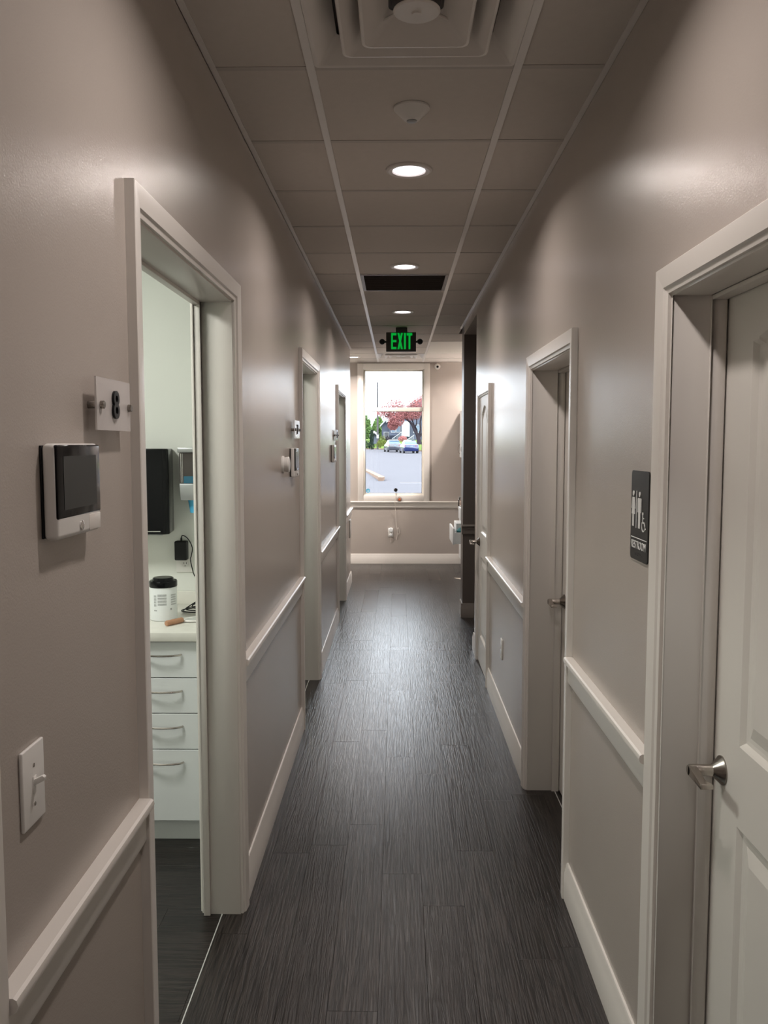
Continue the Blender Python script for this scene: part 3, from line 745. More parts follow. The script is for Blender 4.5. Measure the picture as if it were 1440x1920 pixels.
room_sign(1.498, 1.686, 1.688, 1.783, '8', 'clear acrylic sign with black number eight beside the near left doorway')
room_sign(4.41, 4.63, 1.690, 1.785, '7', 'clear acrylic number sign before the middle left doorway')
room_sign(7.40, 7.66, 1.690, 1.783, '6', 'clear acrylic number sign before the farthest left doorway')
t = empty('thermostat', (XL, 4.078, 1.53), 'round wall thermostat beside the edge-on display on the left wall', 'thermostat')
MB().lathe([(.042, 0), (.042, .008), (.034, .010), (.038, .030), (.036, .034), (.028, .036), (.0005, .036)], (XL, 4.082, 1.562), 'x', 32).build('dial', M['plastic'], t, smooth=True)
def wall_plate(x, s, y, z, w_, h_): return MB().box(x, x+s*.006, y-w_/2, y+w_/2, z-h_/2, z+h_/2)
t = empty('light_switch', (XL, 1.232, 1.09), 'white toggle light switch on the near left wall', 'switch')
wall_plate(XL, 1, 1.232, 1.150, .076, .122).build('cover_plate', M['plastic'], t, bevel=.0025, seg=3)
MB().box(XL+.006, XL+.0075, 1.2265, 1.2375, 1.137, 1.163).build('toggle_base', M['plastic'], t, bevel=.0005)
MB().prism([(XL+.006, 1.148), (XL+.0225, 1.157), (XL+.0235, 1.162), (XL+.020, 1.165), (XL+.006, 1.158)], 'y', 1.2280, 1.2360).build('toggle', M['plastic'], t, bevel=.001)
for z in (1.120, 1.180): MB().lathe([(.0032, .0058), (.0032, .0066), (.0005, .0070)], (XL, 1.232, z), 'x', 12).build('screw', M['nickel'], t, smooth=True)
t = empty('wall_box', (XL, 9.80, .565), 'flat white box at the far end of the left wall below the chair rail', 'wall box')
MB().box(XL, XL+.014, 9.74, 9.96, .565, .772).build('box_cover', M['trim'], t, bevel=.003)

# ---------------------------------------------------------------- things on the right wall
t = empty('restroom_sign', (XR, 2.175, 1.359), 'black restroom sign with white pictograms beside the right door frame', 'sign')
T = .004; sy0, sy1, sz0, sz1 = 2.098, 2.252, 1.361, 1.593
pts = []
for cy, cz, a0 in ((sy1-.010, sz1-.010, 0), (sy0+.010, sz1-.010, 90), (sy0+.010, sz0+.010, 180), (sy1-.010, sz0+.010, 270)):
    for k in range(5): a_ = math.radians(a0+k*22.5); pts.append((cy+.010*math.cos(a_), cz+.010*math.sin(a_)))
MB().prism(pts, 'x', XR-T, XR).build('sign_plate', M['sign'], t, bevel=.0004, seg=1)
sx0, sx1 = XR-T-.0012, XR-T+.0002
def sp(u, v): return (sy1-u, sz1-v)            # u from the left edge as read, v from the top
def poly(p): return MB().prism([sp(*q) for q in p], 'x', sx0, sx1)
def disc(m, u, v, r, n=18): return m.prism([sp(u+r*math.cos(2*PI*i/n), v+r*math.sin(2*PI*i/n)) for i in range(n)], 'x', sx0, sx1)
# woman
u = .024; m = MB(); disc(m, u, .060, .0068)
for q in ([(u-.008, .070), (u+.008, .070), (u+.0065, .088), (u+.014, .114), (u-.014, .114), (u-.0065, .088)], [(u-.0065, .114), (u-.0012, .114), (u-.0012, .146), (u-.0065, .146)], [(u+.0012, .114), (u+.0065, .114), (u+.0065, .146), (u+.0012, .146)],
          [(u-.0095, .070), (u-.0075, .073), (u-.0135, .100), (u-.017, .099)], [(u+.0095, .070), (u+.0075, .073), (u+.0135, .100), (u+.017, .099)]):
    m.prism([sp(*p) for p in q], 'x', sx0, sx1)
m.build('woman_pictogram', M['signwhite'], t)
MB().prism([sp(.0505, .052), sp(.0535, .052), sp(.0535, .149), sp(.0505, .149)], 'x', sx0, sx1).build('divider', M['signwhite'], t)
u = .079; m = MB(); disc(m, u, .060, .0068)
for q in ([(u-.010, .070), (u+.010, .070), (u+.0085, .110), (u-.0085, .110)], [(u-.0085, .110), (u-.0012, .110), (u-.0012, .148), (u-.0075, .148)], [(u+.0012, .110), (u+.0085, .110), (u+.0075, .148), (u+.0012, .148)],
          [(u-.0155, .072), (u-.0115, .070), (u-.0120, .107), (u-.0155, .107)], [(u+.0155, .072), (u+.0115, .070), (u+.0120, .107), (u+.0155, .107)]):
    m.prism([sp(*p) for p in q], 'x', sx0, sx1)
m.build('man_pictogram', M['signwhite'], t)
m = MB(); disc(m, .110, .108, .0042); xm = (sx0+sx1)/2
def stroke(m, P, r=.0016):
    for (a_, b_), (c_, d_) in zip(P, P[1:]):
        L_ = math.hypot(c_-a_, d_-b_) or 1; nx, ny = -(d_-b_)/L_*r, (c_-a_)/L_*r
        m.prism([sp(a_+nx, b_+ny), sp(c_+nx, d_+ny), sp(c_-nx, d_-ny), sp(a_-nx, b_-ny)], 'x', sx0, sx1)
stroke(m, [(.110, .112), (.111, .130), (.124, .130), (.131, .146), (.136, .144)], .0019)
stroke(m, [(.111, .119), (.121, .119)], .0016)
stroke(m, [(.116+.0135*math.cos(math.radians(k)), .139+.0135*math.sin(math.radians(k))) for k in range(-20, 235, 15)], .0016)
m.build('wheelchair_pictogram', M['signwhite'], t)
MB().prism([sp(.008, .1735), sp(.146, .1735), sp(.146, .1755), sp(.008, .1755)], 'x', sx0, sx1).build('rule_line', M['signwhite'], t)
mt = Matrix.Translation((XR-T-.0008, (sy0+sy1)/2+.000, sz1-.1935)) @ Matrix(((0, 0, -1, 0), (-1, 0, 0, 0), (0, 1, 0, 0), (0, 0, 0, 1)))
text_part('RESTROOM', .0295, .0006, M['signwhite'], t, 'lettering', mt, bold=-.0002, sx=.84)
m = MB()
for i in range(16):
    if i % 5 == 4: continue
    for j in range(3):
        if (i*7+j*5) % 3: m.lathe([(.0011, 0), (.0008, -.0006), (.0002, -.0008)], (XR-T, sy1-.045-i*.0042, sz1-.213-j*.0028), 'x', 6)
m.build('braille_dots', M['sign'], t, kind='stuff')
t = empty('duplex_outlet', (XR, 4.95, .38), 'white duplex outlet low on the right wall below the chair rail', 'outlet')
wall_plate(XR, -1, 4.96, .442, .074, .120).build('cover_plate', M['plastic'], t, bevel=.002)
for z in (.422, .462): MB().box(XR-.0085, XR-.006, 4.944, 4.976, z-.013, z+.013).build('socket', M['can'], t, bevel=.0008)

# ---------------------------------------------------------------- treatment room eight
YW = 3.98
CAB_Y = 3.377
cb = None
def cabinet(x0, x1, label):
    t = empty('drawer_cabinet', ((x0+x1)/2, (CAB_Y+YW)/2, 0), label, 'cabinet', 'white drawer cabinets under the worktop')
    MB().box(x0, x1, CAB_Y+.020, YW-.002, .10, .862).build('carcass', M['cab'], t)
    MB().box(x0, x1, CAB_Y+.050, CAB_Y+.066, 0.001, .10).build('toe_kick', M['cab'], t)
    for za, zb in ((.103, .404), (.408, .556), (.560, .705), (.709, .856)):
        d = MB().box(x0+.002, x1-.002, CAB_Y, CAB_Y+.019, za, zb).build('drawer', M['cab'], t, bevel=.001, seg=1)
        zc = zb-.052; xc = (x0+x1)/2; hw = .080
        P = [(xc-hw+2*hw*k/14, CAB_Y-.006-.024*math.sin(PI*k/14)**.6, zc) for k in range(15)]
        MB().tube([(P[0][0], CAB_Y+.001, zc)]+P+[(P[-1][0], CAB_Y+.001, zc)], .0042, 8).build('drawer_handle', M['nickel'], d, smooth=True)
cabinet(-1.200, -.722, 'white four-drawer cabinet with bow handles seen through the near left doorway')
cabinet(-1.700, -1.204, 'white four-drawer cabinet hidden left of the visible one')
t = empty('worktop', (-1.2, 3.66, .863), 'pale speckled stone worktop with low upstand on the drawer cabinets', 'worktop')
MB().box(-1.72, XRM-.013, 3.352, YW-.001, .863, .900).build('slab', M['stone'], t, bevel=.002)
MB().box(-1.72, XRM-.013, YW-.020, YW-.001, .900, .962).build('upstand', M['stone'], t, bevel=.001)
# wipes canister
cx_, cy_ = -1.016, 3.62
t = empty('wipes_canister', (cx_, cy_, .900), 'white wipes canister with black lid standing on the worktop', 'canister')
MB().lathe([(.054, .0005), (.0575, .004), (.0575, .142), (.055, .147)], (cx_, cy_, .900), 'z', 40).build('body', M['can'], t, smooth=True)
MB().lathe([(.0585, .145), (.060, .148), (.060, .168), (.057, .172), (.046, .172), (.044, .182), (.040, .185), (.0005, .186)], (cx_, cy_, .900), 'z', 40).build('lid', M['blackgloss'], t, smooth=True)
def curved_patch(m, a0, a1, z0, z1, r=.0578, n=6):
    vs = []; 
    for i in range(n+1):
        a_ = math.radians(a0+(a1-a0)*i/n)
        vs += [(cx_+r*math.cos(a_), cy_+r*math.sin(a_), .900+z0), (cx_+r*math.cos(a_), cy_+r*math.sin(a_), .900+z1)]
    m.add(vs, [(2*i, 2*i+2, 2*i+3, 2*i+1) for i in range(n)])
m = MB()
for z in (.070, .083, .096, .109):
    for q in range(3): curved_patch(m, -100, -62, z+q*.0033, z+q*.0033+.0022)
    for q in range(3): curved_patch(m, -118, -106, z+q*.0033-.004, z+q*.0033-.0018)
for z in (.070, .080, .090, .100, .110): 
    for q in range(2): curved_patch(m, -42, -12, z+q*.0033, z+q*.0033+.0022)
curved_patch(m, -46, -38, .048, .057); curved_patch(m, -118, -104, .045, .050)
m.build('label_print', M['print'], t, kind='stuff')
# hand mirror
t = empty('hand_mirror', (-.90, 3.57, .900), 'white rimmed hand mirror with tan wooden handle lying on the worktop', 'mirror')
p0, p1 = Vector((-.966, 3.472, .9125)), Vector((-.917, 3.548, .9125))
MB().tube([p0, p0+(p1-p0)*.04, p0+(p1-p0)*.96, p1], [.0098, .0115, .0115, .0095], 16).build('handle', M['tan'], t, smooth=True)
d = (p1-p0).normalized(); c = Vector((-.845, 3.600, .906)); 
ax = Vector((.86, .5, 0)).normalized(); ay = Vector((-.5, .86, 0))
def oval(rx, ry, z): return [tuple(c+ax*rx*math.cos(2*PI*k/36)*(1)+ay*ry*math.sin(2*PI*k/36)+Vector((0, 0, z))) for k in range(36)]
MB().rings([oval(.084, .044, -.004), oval(.087, .047, 0), oval(.084, .044, .005), oval(.076, .036, .005), oval(.075, .035, .003)]).build('rim', M['plastic'], t, smooth=True)
MB().rings([oval(.074, .034, .0032), oval(.074, .034, .0042)]).build('mirror_glass', M['mirror'], t)
# cable coil
t = tag(MB().tube(smooth_pts([(-.870, 3.87, .965), (-.900, 3.85, .950), (-.945, 3.82, .925), (-.972, 3.80, .906), (-.962, 3.76, .905), (-.91, 3.74, .905), (-.84, 3.76, .906), (-.80, 3.80, .908), (-.84, 3.845, .910), (-.92, 3.83, .910),
     (-.975, 3.78, .909), (-.955, 3.735, .909), (-.88, 3.725, .910), (-.80, 3.77, .911), (-.83, 3.85, .913), (-.93, 3.84, .913), (-.965, 3.79, .913), (-.93, 3.75, .913), (-.85, 3.74, .914), (-.79, 3.80, .914), (-.86, 3.83, .922), (-.90, 3.81, .935), (-.93, 3.80, .93), (-.925, 3.78, .918), (-.86, 3.77, .918), (-.80, 3.76, .915)], 5), .0027, 7).build('cable_coil', M['black'], smooth=True), 'black cable lying coiled on the worktop behind the hand mirror', 'cable')
# power adapter + outlet
t = empty('counter_outlet', (-1.0, YW, 1.05), 'white wall outlet above the worktop half covered by a black adapter', 'outlet')
MB().box(-1.052, -.972, YW-.006, YW, 1.052, 1.195).build('cover_plate', M['plastic'], t, bevel=.002)
MB().lathe([(.0165, -.006), (.0165, -.008), (.0005, -.008)], (-1.008, YW, 1.092), 'y', 24).build('socket', M['plastic'], t, smooth=True)
m = MB()
for xx in (-1.014, -1.002): m.box(xx-.001, xx+.001, YW-.0092, YW-.0079, 1.092, 1.100)
m.box(-1.010, -1.006, YW-.0092, YW-.0079, 1.081, 1.085); m.build('socket_slots', M['black'], t)
t = empty('power_adapter', (-1.017, YW-.01, 1.115), 'black power adapter plugged in above the worktop', 'adapter')
MB().box(-1.048, -.990, YW-.050, YW-.006, 1.114, 1.205).build('adapter_body', M['black'], t, bevel=.006, seg=3)
MB().tube(smooth_pts([(-1.018, YW-.03, 1.203), (-1.017, YW-.03, 1.222), (-1.010, YW-.03, 1.231), (-.985, YW-.035, 1.215), (-.966, YW-.035, 1.175), (-.972, YW-.03, 1.135), (-.978, YW-.025, 1.115), (-.970, YW-.02, 1.065), (-.962, YW-.02, 1.040), (-.938, YW-.02, 1.000), (-.92, YW-.025, .975), (-.88, YW-.05, .967)], 5), [.0045]*3+[.0022]*200 if False else .0024, 8).build('adapter_cord', M['black'], t, smooth=True)
MB().tube([(-1.018, YW-.03, 1.203), (-1.018, YW-.03, 1.220)], [.005, .0035], 10).build('strain_relief', M['black'], t, smooth=True)
# paper towel dispenser
t = empty('towel_dispenser', (-1.15, YW, 1.255), 'black paper towel dispenser on the wall above the worktop', 'dispenser')
MB().prism([(-1.320, YW-.001), (-1.320, YW-.15), (-1.295, YW-.175), (-1.058, YW-.175), (-1.038, YW-.155), (-1.058, YW-.001)], 'z', 1.250, 1.640).build('housing', M['blackgloss'], t, bevel=.006, seg=3)
MB().box(-1.28, -1.07, YW-.165, YW-.15, 1.246, 1.2515).build('paper_slot', M['steel'], t)
MB().box(-1.275, -1.075, YW-.1765, YW-.1745, 1.262, 1.2665).build('chrome_strip', M['chrome'], t)
MB().box(-1.26, -1.10, YW-.12, YW-.05, 1.2475, 1.251).build('exit_tray', M['steel'], t)
# cup dispenser
t = empty('cup_dispenser', (-.955, YW, 1.40), 'grey and smoked cup dispenser with blue cups beside the towel dispenser', 'dispenser')
cx2 = -.942
MB().box(-1.003, -.880, YW-.135, YW-.001, 1.622, 1.645).build('top_cap', M['steel'], t, bevel=.004)
MB().box(-.996, -.887, YW-.128, YW-.001, 1.480, 1.622).build('smoked_housing', M['smoke'], t, bevel=.004)
MB().prism([(-.996, 1.480), (-.885, 1.480), (-.889, 1.404), (-.990, 1.404)], 'y', YW-.135, YW-.001).build('collar', M['steel'], t, bevel=.003)
m = MB()
for i in range(3): m.box(-.9975+i*.004, -.996+i*.004, YW-.1295, YW-.1278, 1.484, 1.618)
MB().box(-.9890, -.9865, YW-.1292, YW-.1278, 1.484, 1.618).build('edge_strip', M['chrome'], t)
MB().box(-.9810, -.9795, YW-.1292, YW-.1278, 1.484, 1.618).build('edge_strip', M['chrome'], t)
MB().box(-.976, -.895, YW-.1290, YW-.1279, 1.482, 1.514).build('cup_window', mat('dim blue cups behind smoked plastic', (.03, .14, .22), .2), t)
t2 = empty('paper_cup', (cx2, YW-.075, 1.343), 'blue paper cup hanging from the cup dispenser', 'cup')
MB().lathe([(.0195, 0), (.0300, .070), (.031, .072), (.029, .072), (.0185, .003)], (cx2, YW-.075, 1.343), 'z', 24).build('cup_wall', M['blue'], t2, smooth=True)

# ---------------------------------------------------------------- far right nook
t = empty('base_cabinet', (1.15, 10.2, 0), 'white base cabinet along the wall in the far right nook', 'cabinet')
MB().box(.872, XNR, 8.9, YF-.02, .10, .755).build('carcass', M['cab'], t)
MB().box(.90, .92, 8.9, YF-.02, .001, .10).build('toe_kick', M['cab'], t)
for ya, yb in ((8.92, 9.24), (9.92, 10.74), (10.76, 11.56)):
    d = MB().box(.853, .871, ya, yb, .11, .53).build('cabinet_door', M['cab'], t, bevel=.002)
    MB().lathe([(.012, 0), (.014, -.018), (.006, -.022)], (.853, yb-.06 if ya < 10 else ya+.10, .46), 'x', 14).build('knob', M['darknickel'], d, smooth=True)
    MB().box(.853, .871, ya, yb, .54, .745).build('drawer_front', M['cab'], t, bevel=.002)
dr = MB().box(.618, .638, 9.28, 9.88, .545, .725).build('open_drawer', M['cab'], t, bevel=.002)
MB().box(.638, .872, 9.28, 9.295, .555, .68).box(.638, .872, 9.865, 9.88, .555, .68).box(.638, .872, 9.295, 9.865, .555, .563).build('drawer_box', M['cab'], dr)
tag(MB().lathe([(.05, 0), (.072, .04), (.06, .10), (.072, .13), (.04, .16)], (.735, 9.375, .565), 'z', 12).build('teal_cloth', M['teal'], smooth=True), 'teal cloth bundle lying in the open drawer', 'cloth')
tag(MB().box(.668, .85, 9.47, 9.84, .565, .765).build('white_carton', M['can'], bevel=.006), 'white carton standing in the open drawer in the far nook', 'carton')
t = empty('nook_worktop', (1.16, 10.2, .757), 'pale worktop in the far right nook', 'worktop')
MB().box(.84, XNR, 8.88, YF-.02, .757, .785).build('slab', M['stone'], t, bevel=.002)
t = empty('sterilizer', (.86, 9.65, .786), 'white and black tabletop machine on the nook worktop', 'machine')
MB().box(.718, .86, 9.48, 9.84, .787, .945).build('machine_body', M['can'], t, bevel=.015, seg=3)
MB().box(.742, .858, 9.474, 9.4805, .800, .925).build('black_door', M['blackgloss'], t, bevel=.003)
t = empty('glass_jar', (.73, 9.62, .946), 'clear glass jar on top of the machine in the nook', 'jar')
MB().lathe([(.030, 0), (.036, .01), (.036, .075), (.028, .085), (.028, .100)], (.735, 9.62, .946), 'z', 20).build('jar_body', M['acrylic'], t, smooth=True)
MB().lathe([(.029, 0), (.029, .012), (.0005, .014)], (.735, 9.62, 1.046), 'z', 16).build('jar_lid', M['steel'], t, smooth=True)
tag(MB().prism([(.738, .946), (.80, .946), (.80, 1.34), (.768, 1.34)], 'y', 9.76, 9.785).build('cardboard_sleeve', M['pink'], bevel=.002), 'pale pink upright cardboard sleeve leaning at the edge of the nook', 'cardboard')
t = empty('upper_cabinet', (1.15, 10.8, 1.47), 'white upper cabinet with bow handle showing past the shaded wall end', 'cabinet')
MB().box(.875, XNR, 10.6, YF-.02, 1.47, 2.10).build('carcass', M['cab'], t)
for ya, yb in ((10.61, 11.10), (11.11, 11.60)):
    d = MB().box(.857, .874, ya, yb, 1.475, 2.095).build('cabinet_door', M['cab'], t, bevel=.002)
    yc = yb-.05 if ya > 11 else ya+.38
    P = [(.857-.026*math.sin(PI*k/10), yc, 1.52+.13*k/10) for k in range(11)]
    MB().tube([(p[0]+.001, p[1], p[2]) for p in P], .005, 8).build('cabinet_handle', M['nickel'], d, smooth=True)
o = MB().box(XNR+.001, XNR+.1, 8.25, YF, -.004, H+.1).build('wall_nook', M['wall'], kind='structure'); tag(o, 'side wall of the far right nook', 'wall')
tag(MB().prism([(.712, 10.37), (.84, 10.16), (.87, 10.24), (.85, 10.33)], 'z', .0005, .003).build('paper_scrap', M['paper']), 'pale paper scrap on the floor by the nook cabinet', 'paper')  # thin cream sliver lying flat on the planks

# ---------------------------------------------------------------- outdoors
def gz(y): return -.15+.0072*y
gr = MB(); gr.add([(-60, 11.95, gz(12)), (70, 11.95, gz(12)), (70, 132, gz(132)), (-60, 132, gz(132))], [(0, 1, 2, 3)])
gr.add([(-60, 11.95, -3), (70, 11.95, -3), (70, 132, -3), (-60, 132, -3)], [(0, 1, 2, 3)])
o = gr.build('ground_street', M['asphalt'], kind='structure'); tag(o, 'pale sunlit asphalt street outside the window', 'street')
g2 = MB(); g2.add([(-60, 128.6, gz(128)+.12), (-3.0, 127.6, gz(127.6)+.12), (2.6, 109, gz(109)+.12), (12, 96, gz(96)+.12), (70, 90, gz(90)+.12),
                   (70, 100, 1.7), (14, 104, 1.7), (5.0, 112, 1.75), (-1.5, 134, 2.2), (-60, 136, 2.2), (70, 190, 3.0), (-60, 190, 3.0)],
                  [(0, 1, 8, 9), (1, 2, 7, 8), (2, 3, 6, 7), (3, 4, 5, 6), (9, 8, 7, 6, 5, 10, 11)])
o = g2.build('ground_lawn', M['grass'], kind='structure'); tag(o, 'sunny green lawn bank behind the parked cars', 'lawn')
kb = MB()
pts = [(-60, 128.2), (-3.0, 127.2), (2.6, 108.6), (12, 95.6), (70, 89.6)]
for (x0, y0), (x1, y1) in zip(pts, pts[1:]):
    kb.add([(x0, y0, gz(y0)), (x1, y1, gz(y1)), (x1, y1, gz(y1)+.16), (x0, y0, gz(y0)+.16), (x1, y1+.5, gz(y1)+.17), (x0, y0+.5, gz(y0)+.17)], [(0, 1, 2, 3), (3, 2, 4, 5)])
o = kb.build('trim_kerb', M['concrete'], kind='structure'); tag(o, 'pale kerb along the far side of the street', 'kerb')
kb = MB()
kb.prism([(-6.3, 62), (-1.95, 47.5), (-.80, 36.0), (-.78, 35.2), (-.58, 35.0), (-.52, 35.8), (-1.62, 46.4), (-5.7, 61.5)], 'z', -.3, gz(42)+.10)
o = kb.build('ground_island', M['concrete'], kind='structure'); tag(o, 'curving concrete kerb end at the lower left of the window', 'kerb')
o = MB().box(.12, 1.7, 33.4, 33.52, gz(33.5), gz(33.5)+.006).build('road_line', M['whitewood']); tag(o, 'thin white painted line on the street', 'road marking')

def house(name, x0, x1, y0, y1, zb, ze, zr, siding, label, rx=None, over=.5):
    t = empty(name, ((x0+x1)/2, (y0+y1)/2, zb), label, 'house')
    xm = rx if rx is not None else (x0+x1)/2
    MB().prism([(x0, zb), (x1, zb), (x1, ze), (xm, zr), (x0, ze)], 'y', y0, y1).build('wall', siding, t)
    k0 = (zr-ze)/(xm-x0); k1 = (zr-ze)/(x1-xm)
    MB().prism([(x0-over, ze-over*k0), (xm, zr), (xm, zr+.22), (x0-over, ze-over*k0+.22)], 'y', y0-.6, y1+.4).build('roof', M['roof'], t)
    MB().prism([(x1+over, ze-over*k1), (xm, zr), (xm, zr+.22), (x1+over, ze-over*k1+.22)], 'y', y0-.6, y1+.4).build('roof', M['roof'], t)
    MB().prism([(x0-over, ze-over*k0-.16), (xm, zr-.16), (xm, zr+.20), (x0-over, ze-over*k0+.20)], 'y', y0-.72, y0-.61).build('fascia', M['whitewood'], t)
    MB().prism([(x1+over, ze-over*k1-.16), (xm, zr-.16), (xm, zr+.20), (x1+over, ze-over*k1+.20)], 'y', y0-.72, y0-.61).build('fascia', M['whitewood'], t)
    return t
# main house (right): long rising gable line to the right
t = house('house', -1.2, 13.5, 135, 146, 1.8, 5.4, 10.6, M['siding'], 'blue grey house with white porch and stair rails behind the red tree')
f = MB().box(.74, 2.02, 134.2, 135, 2.7, 5.15); f.build('porch_bay', M['whitewood'], t)
MB().box(.95, 1.75, 134.15, 134.2, 2.75, 4.75).build('front_door', M['whitewood'], t)
for xa in (-.95, -.15): 
    wf = ring_frame(xa, xa+.72, 3.35, 4.45, .08, 134.9, 135.05).build('window', M['whitewood'], t); MB().box(xa+.08, xa+.64, 134.95, 135, 3.43, 4.37).build('pane', M['glassdark'], wf)
wf = ring_frame(2.6, 3.7, 3.3, 4.6, .08, 134.9, 135.05).build('window', M['whitewood'], t); MB().box(2.68, 3.62, 134.95, 135, 3.38, 4.52).build('pane', M['glassdark'], wf)
m = MB(); m.tube([(-.75, 130, 2.34), (.88, 130, 3.50)], .05, 6); m.tube([(.88, 130, 3.5), (1.3, 130, 3.5)], .05, 6)
for k in range(9): xx = -.7+k*.2; zz = 2.34+(xx+.75)*.711; m.tube([(xx, 130, zz-.75), (xx, 130, zz)], .025, 5)
m.build('stair_railing', M['whitewood'], t)
m = MB(); m.tube([(1.43, 128, 2.08), (2.60, 128, 2.90)], .06, 6)
for k in range(6): xx = 1.5+k*.2; zz = 2.08+(xx-1.43)*.70; m.tube([(xx, 128, zz-.6), (xx, 128, zz)], .025, 5)
m.build('stair_railing', M['whitewood'], t)
MB().box(-1.2, .74, 133.6, 135, 1.9, 2.9).build('porch_deck', M['siding2'], t)
# left neighbour: dark wall and white gable
w_ = t
MB().prism([(-2.45, 1.8), (-1.25, 1.8), (-1.25, 4.95), (-1.68, 5.75), (-2.45, 4.75)], 'y', 136.8, 144).build('side_wing', M['siding'], w_)
MB().prism([(-2.75, 4.55), (-1.40, 5.95), (-1.25, 5.95), (-1.25, 5.6), (-1.45, 5.6), (-2.75, 4.25)], 'y', 136.4, 136.7).build('wing_fascia', M['whitewood'], w_)
ring_frame(-2.15, -1.25, 2.4, 3.5, .12, 136.5, 136.79).build('porch_railing', M['whitewood'], w_)
for k in range(5): MB().box(-1.98+k*.15, -1.92+k*.15, 136.6, 136.7, 2.52, 3.38).build('baluster', M['whitewood'], w_)
t = house('house', -3.4, -2.35, 164, 172, 1.8, 5.0, 5.4, M['siding2'], 'dark slate house behind the utility pole', over=.02)
t = house('garage', -4.1, -2.9, 131, 138, 1.2, 2.9, 3.4, M['siding'], 'low blue grey shed behind the cypress', over=.1)

t = empty('utility_pole', (-2.85, 125, gz(125)), 'tall timber utility pole at the roadside', 'pole')
MB().tube([(-2.85, 125, gz(125)-.1), (-2.84, 125, 10.6)], [.15, .11], 10).build('pole_shaft', M['pole'], t, smooth=True)
MB().box(-3.0, -2.68, 124.8, 124.87, 2.4, 2.9).build('meter_box', M['steel'], t)

def leafmass(name, blobs, n, size, mt, parent, seed=1):
    rr = random.Random(seed); m = MB()
    for _ in range(n):
        cx0, cy0, cz0, rx, ry, rz = rr.choice(blobs)
        while True:
            a_ = Vector((rr.uniform(-1, 1), rr.uniform(-1, 1), rr.uniform(-1, 1)))
            if a_.length < 1: break
        p = Vector((cx0+a_.x*rx, cy0+a_.y*ry, cz0+a_.z*rz))
        u_ = Vector((rr.gauss(0, 1), rr.gauss(0, 1), rr.gauss(0, 1))).normalized(); v_ = u_.orthogonal().normalized()
        s_ = size*rr.uniform(.6, 1.3)
        m.add([p-u_*s_, p+v_*s_*.5, p+u_*s_, p-v_*s_*.5], [(0, 1, 2, 3)])
    return m.build(name, mt, parent, kind='stuff')
t = empty('red_tree', (2.84, 108, 1.6), 'spreading red leaved tree with dark trunk behind the blue car', 'tree')
m = MB()
m.tube([(2.86, 108, 1.5), (2.80, 108, 2.1), (2.64, 108, 2.65)], [.36, .28, .26], 9)
m.tube(smooth_pts([(2.66, 108, 2.6), (2.25, 108, 3.3), (1.95, 108, 4.0), (1.45, 108, 4.55), (.7, 108, 5.0), (-.2, 108, 5.2)], 3), [.20-.008*i for i in range(16)], 7)
m.tube(smooth_pts([(2.60, 108.2, 2.6), (2.50, 108.5, 3.4), (2.1, 108.6, 4.2), (1.7, 109, 5.4)], 3), [.15-.010*i for i in range(10)], 6)
m.tube(smooth_pts([(2.75, 108, 2.5), (3.0, 107.8, 3.4), (2.95, 107.6, 4.4), (3.3, 107.5, 5.6)], 3), [.16-.010*i for i in range(10)], 6)
m.tube(smooth_pts([(2.85, 108, 2.4), (3.4, 108, 3.2), (4.2, 108, 4.4), (5.0, 108, 5.5)], 3), [.15-.010*i for i in range(10)], 6)
m.tube(smooth_pts([(2.15, 108, 3.6), (2.5, 107.7, 4.2), (2.4, 107.5, 5.3)], 3), [.10-.008*i for i in range(7)], 6)
m.build('trunk', M['bark'], t, smooth=True)
leafmass('foliage', [(1.4, 108, 6.1, 2.2, 1.6, 1.5), (3.2, 108, 6.6, 1.5, 1.6, 1.5), (-.4, 108, 6.2, 1.4, 1.3, 1.2), (-1.5, 108, 5.6, 1.1, 1, .8), (.1, 108, 5.4, 1.7, 1.4, 1.0), (-.1, 107.4, 4.6, 1.1, .9, .9), (-.5, 107.5, 3.9, .7, .6, .6), (1.9, 108, 5.4, 1.5, 1.4, .9), (4.8, 108, 6.0, 1.6, 1.6, 1.3)], 12000, .095, M['redleaf'], t, 3)
t = empty('green_trees', (-6, 150, 1.5), 'mass of bright green trees left of the pole', 'trees')
for i, bl_ in enumerate([[(-5.8, 150, 4.2, 1.35, 2, 2.6), (-6.6, 151, 4.6, 1.7, 2, 2.7)], [(-3.45, 158, 4.5, 1.0, 2, 2.2), (-4.0, 157, 3.8, .6, 2, 2.0)]]):
    c_ = empty('green_tree', (bl_[0][0], bl_[0][1], 1.6), ['bright green leafy tree at the left edge of the window', 'green leafy tree just left of the utility pole'][i], 'tree', 'green trees left of the pole')
    leafmass('foliage', bl_, 3600, .25, M['greenleaf'], c_, 11+i)
    MB().tube([(bl_[0][0], bl_[0][1], 1.5), (bl_[0][0], bl_[0][1], 4)], [.25, .12], 8).build('trunk', M['bark'], c_, smooth=True)
bpy.data.objects.remove(t)
t = empty('cypress', (-3.55, 118, 1.2), 'narrow dark cypress shrub left of the pole', 'shrub')
rr = random.Random(5); m = MB(); 
for k in range(900):
    h_ = rr.random(); r_ = .27*math.sin(PI*min(1, h_*.8+.12))**.8*rr.random()**.4; a_ = rr.random()*2*PI
    p = Vector((-3.52+r_*math.cos(a_), 118+r_*math.sin(a_), 1.3+2.15*h_)); m.add([p, p+Vector((.05*math.cos(a_), .05*math.sin(a_), .16)), p+Vector((.06, .02, .03))], [(0, 1, 2)])
m.build('foliage', M['darkleaf'], t, kind='stuff'); MB().tube([(-3.52, 118, .9), (-3.52, 118, 2.8)], [.10, .03], 6).build('stem', M['bark'], t)
t = empty('hedge', (-4.1, 117, .9), 'dark low hedge at the foot of the cypress', 'shrub')
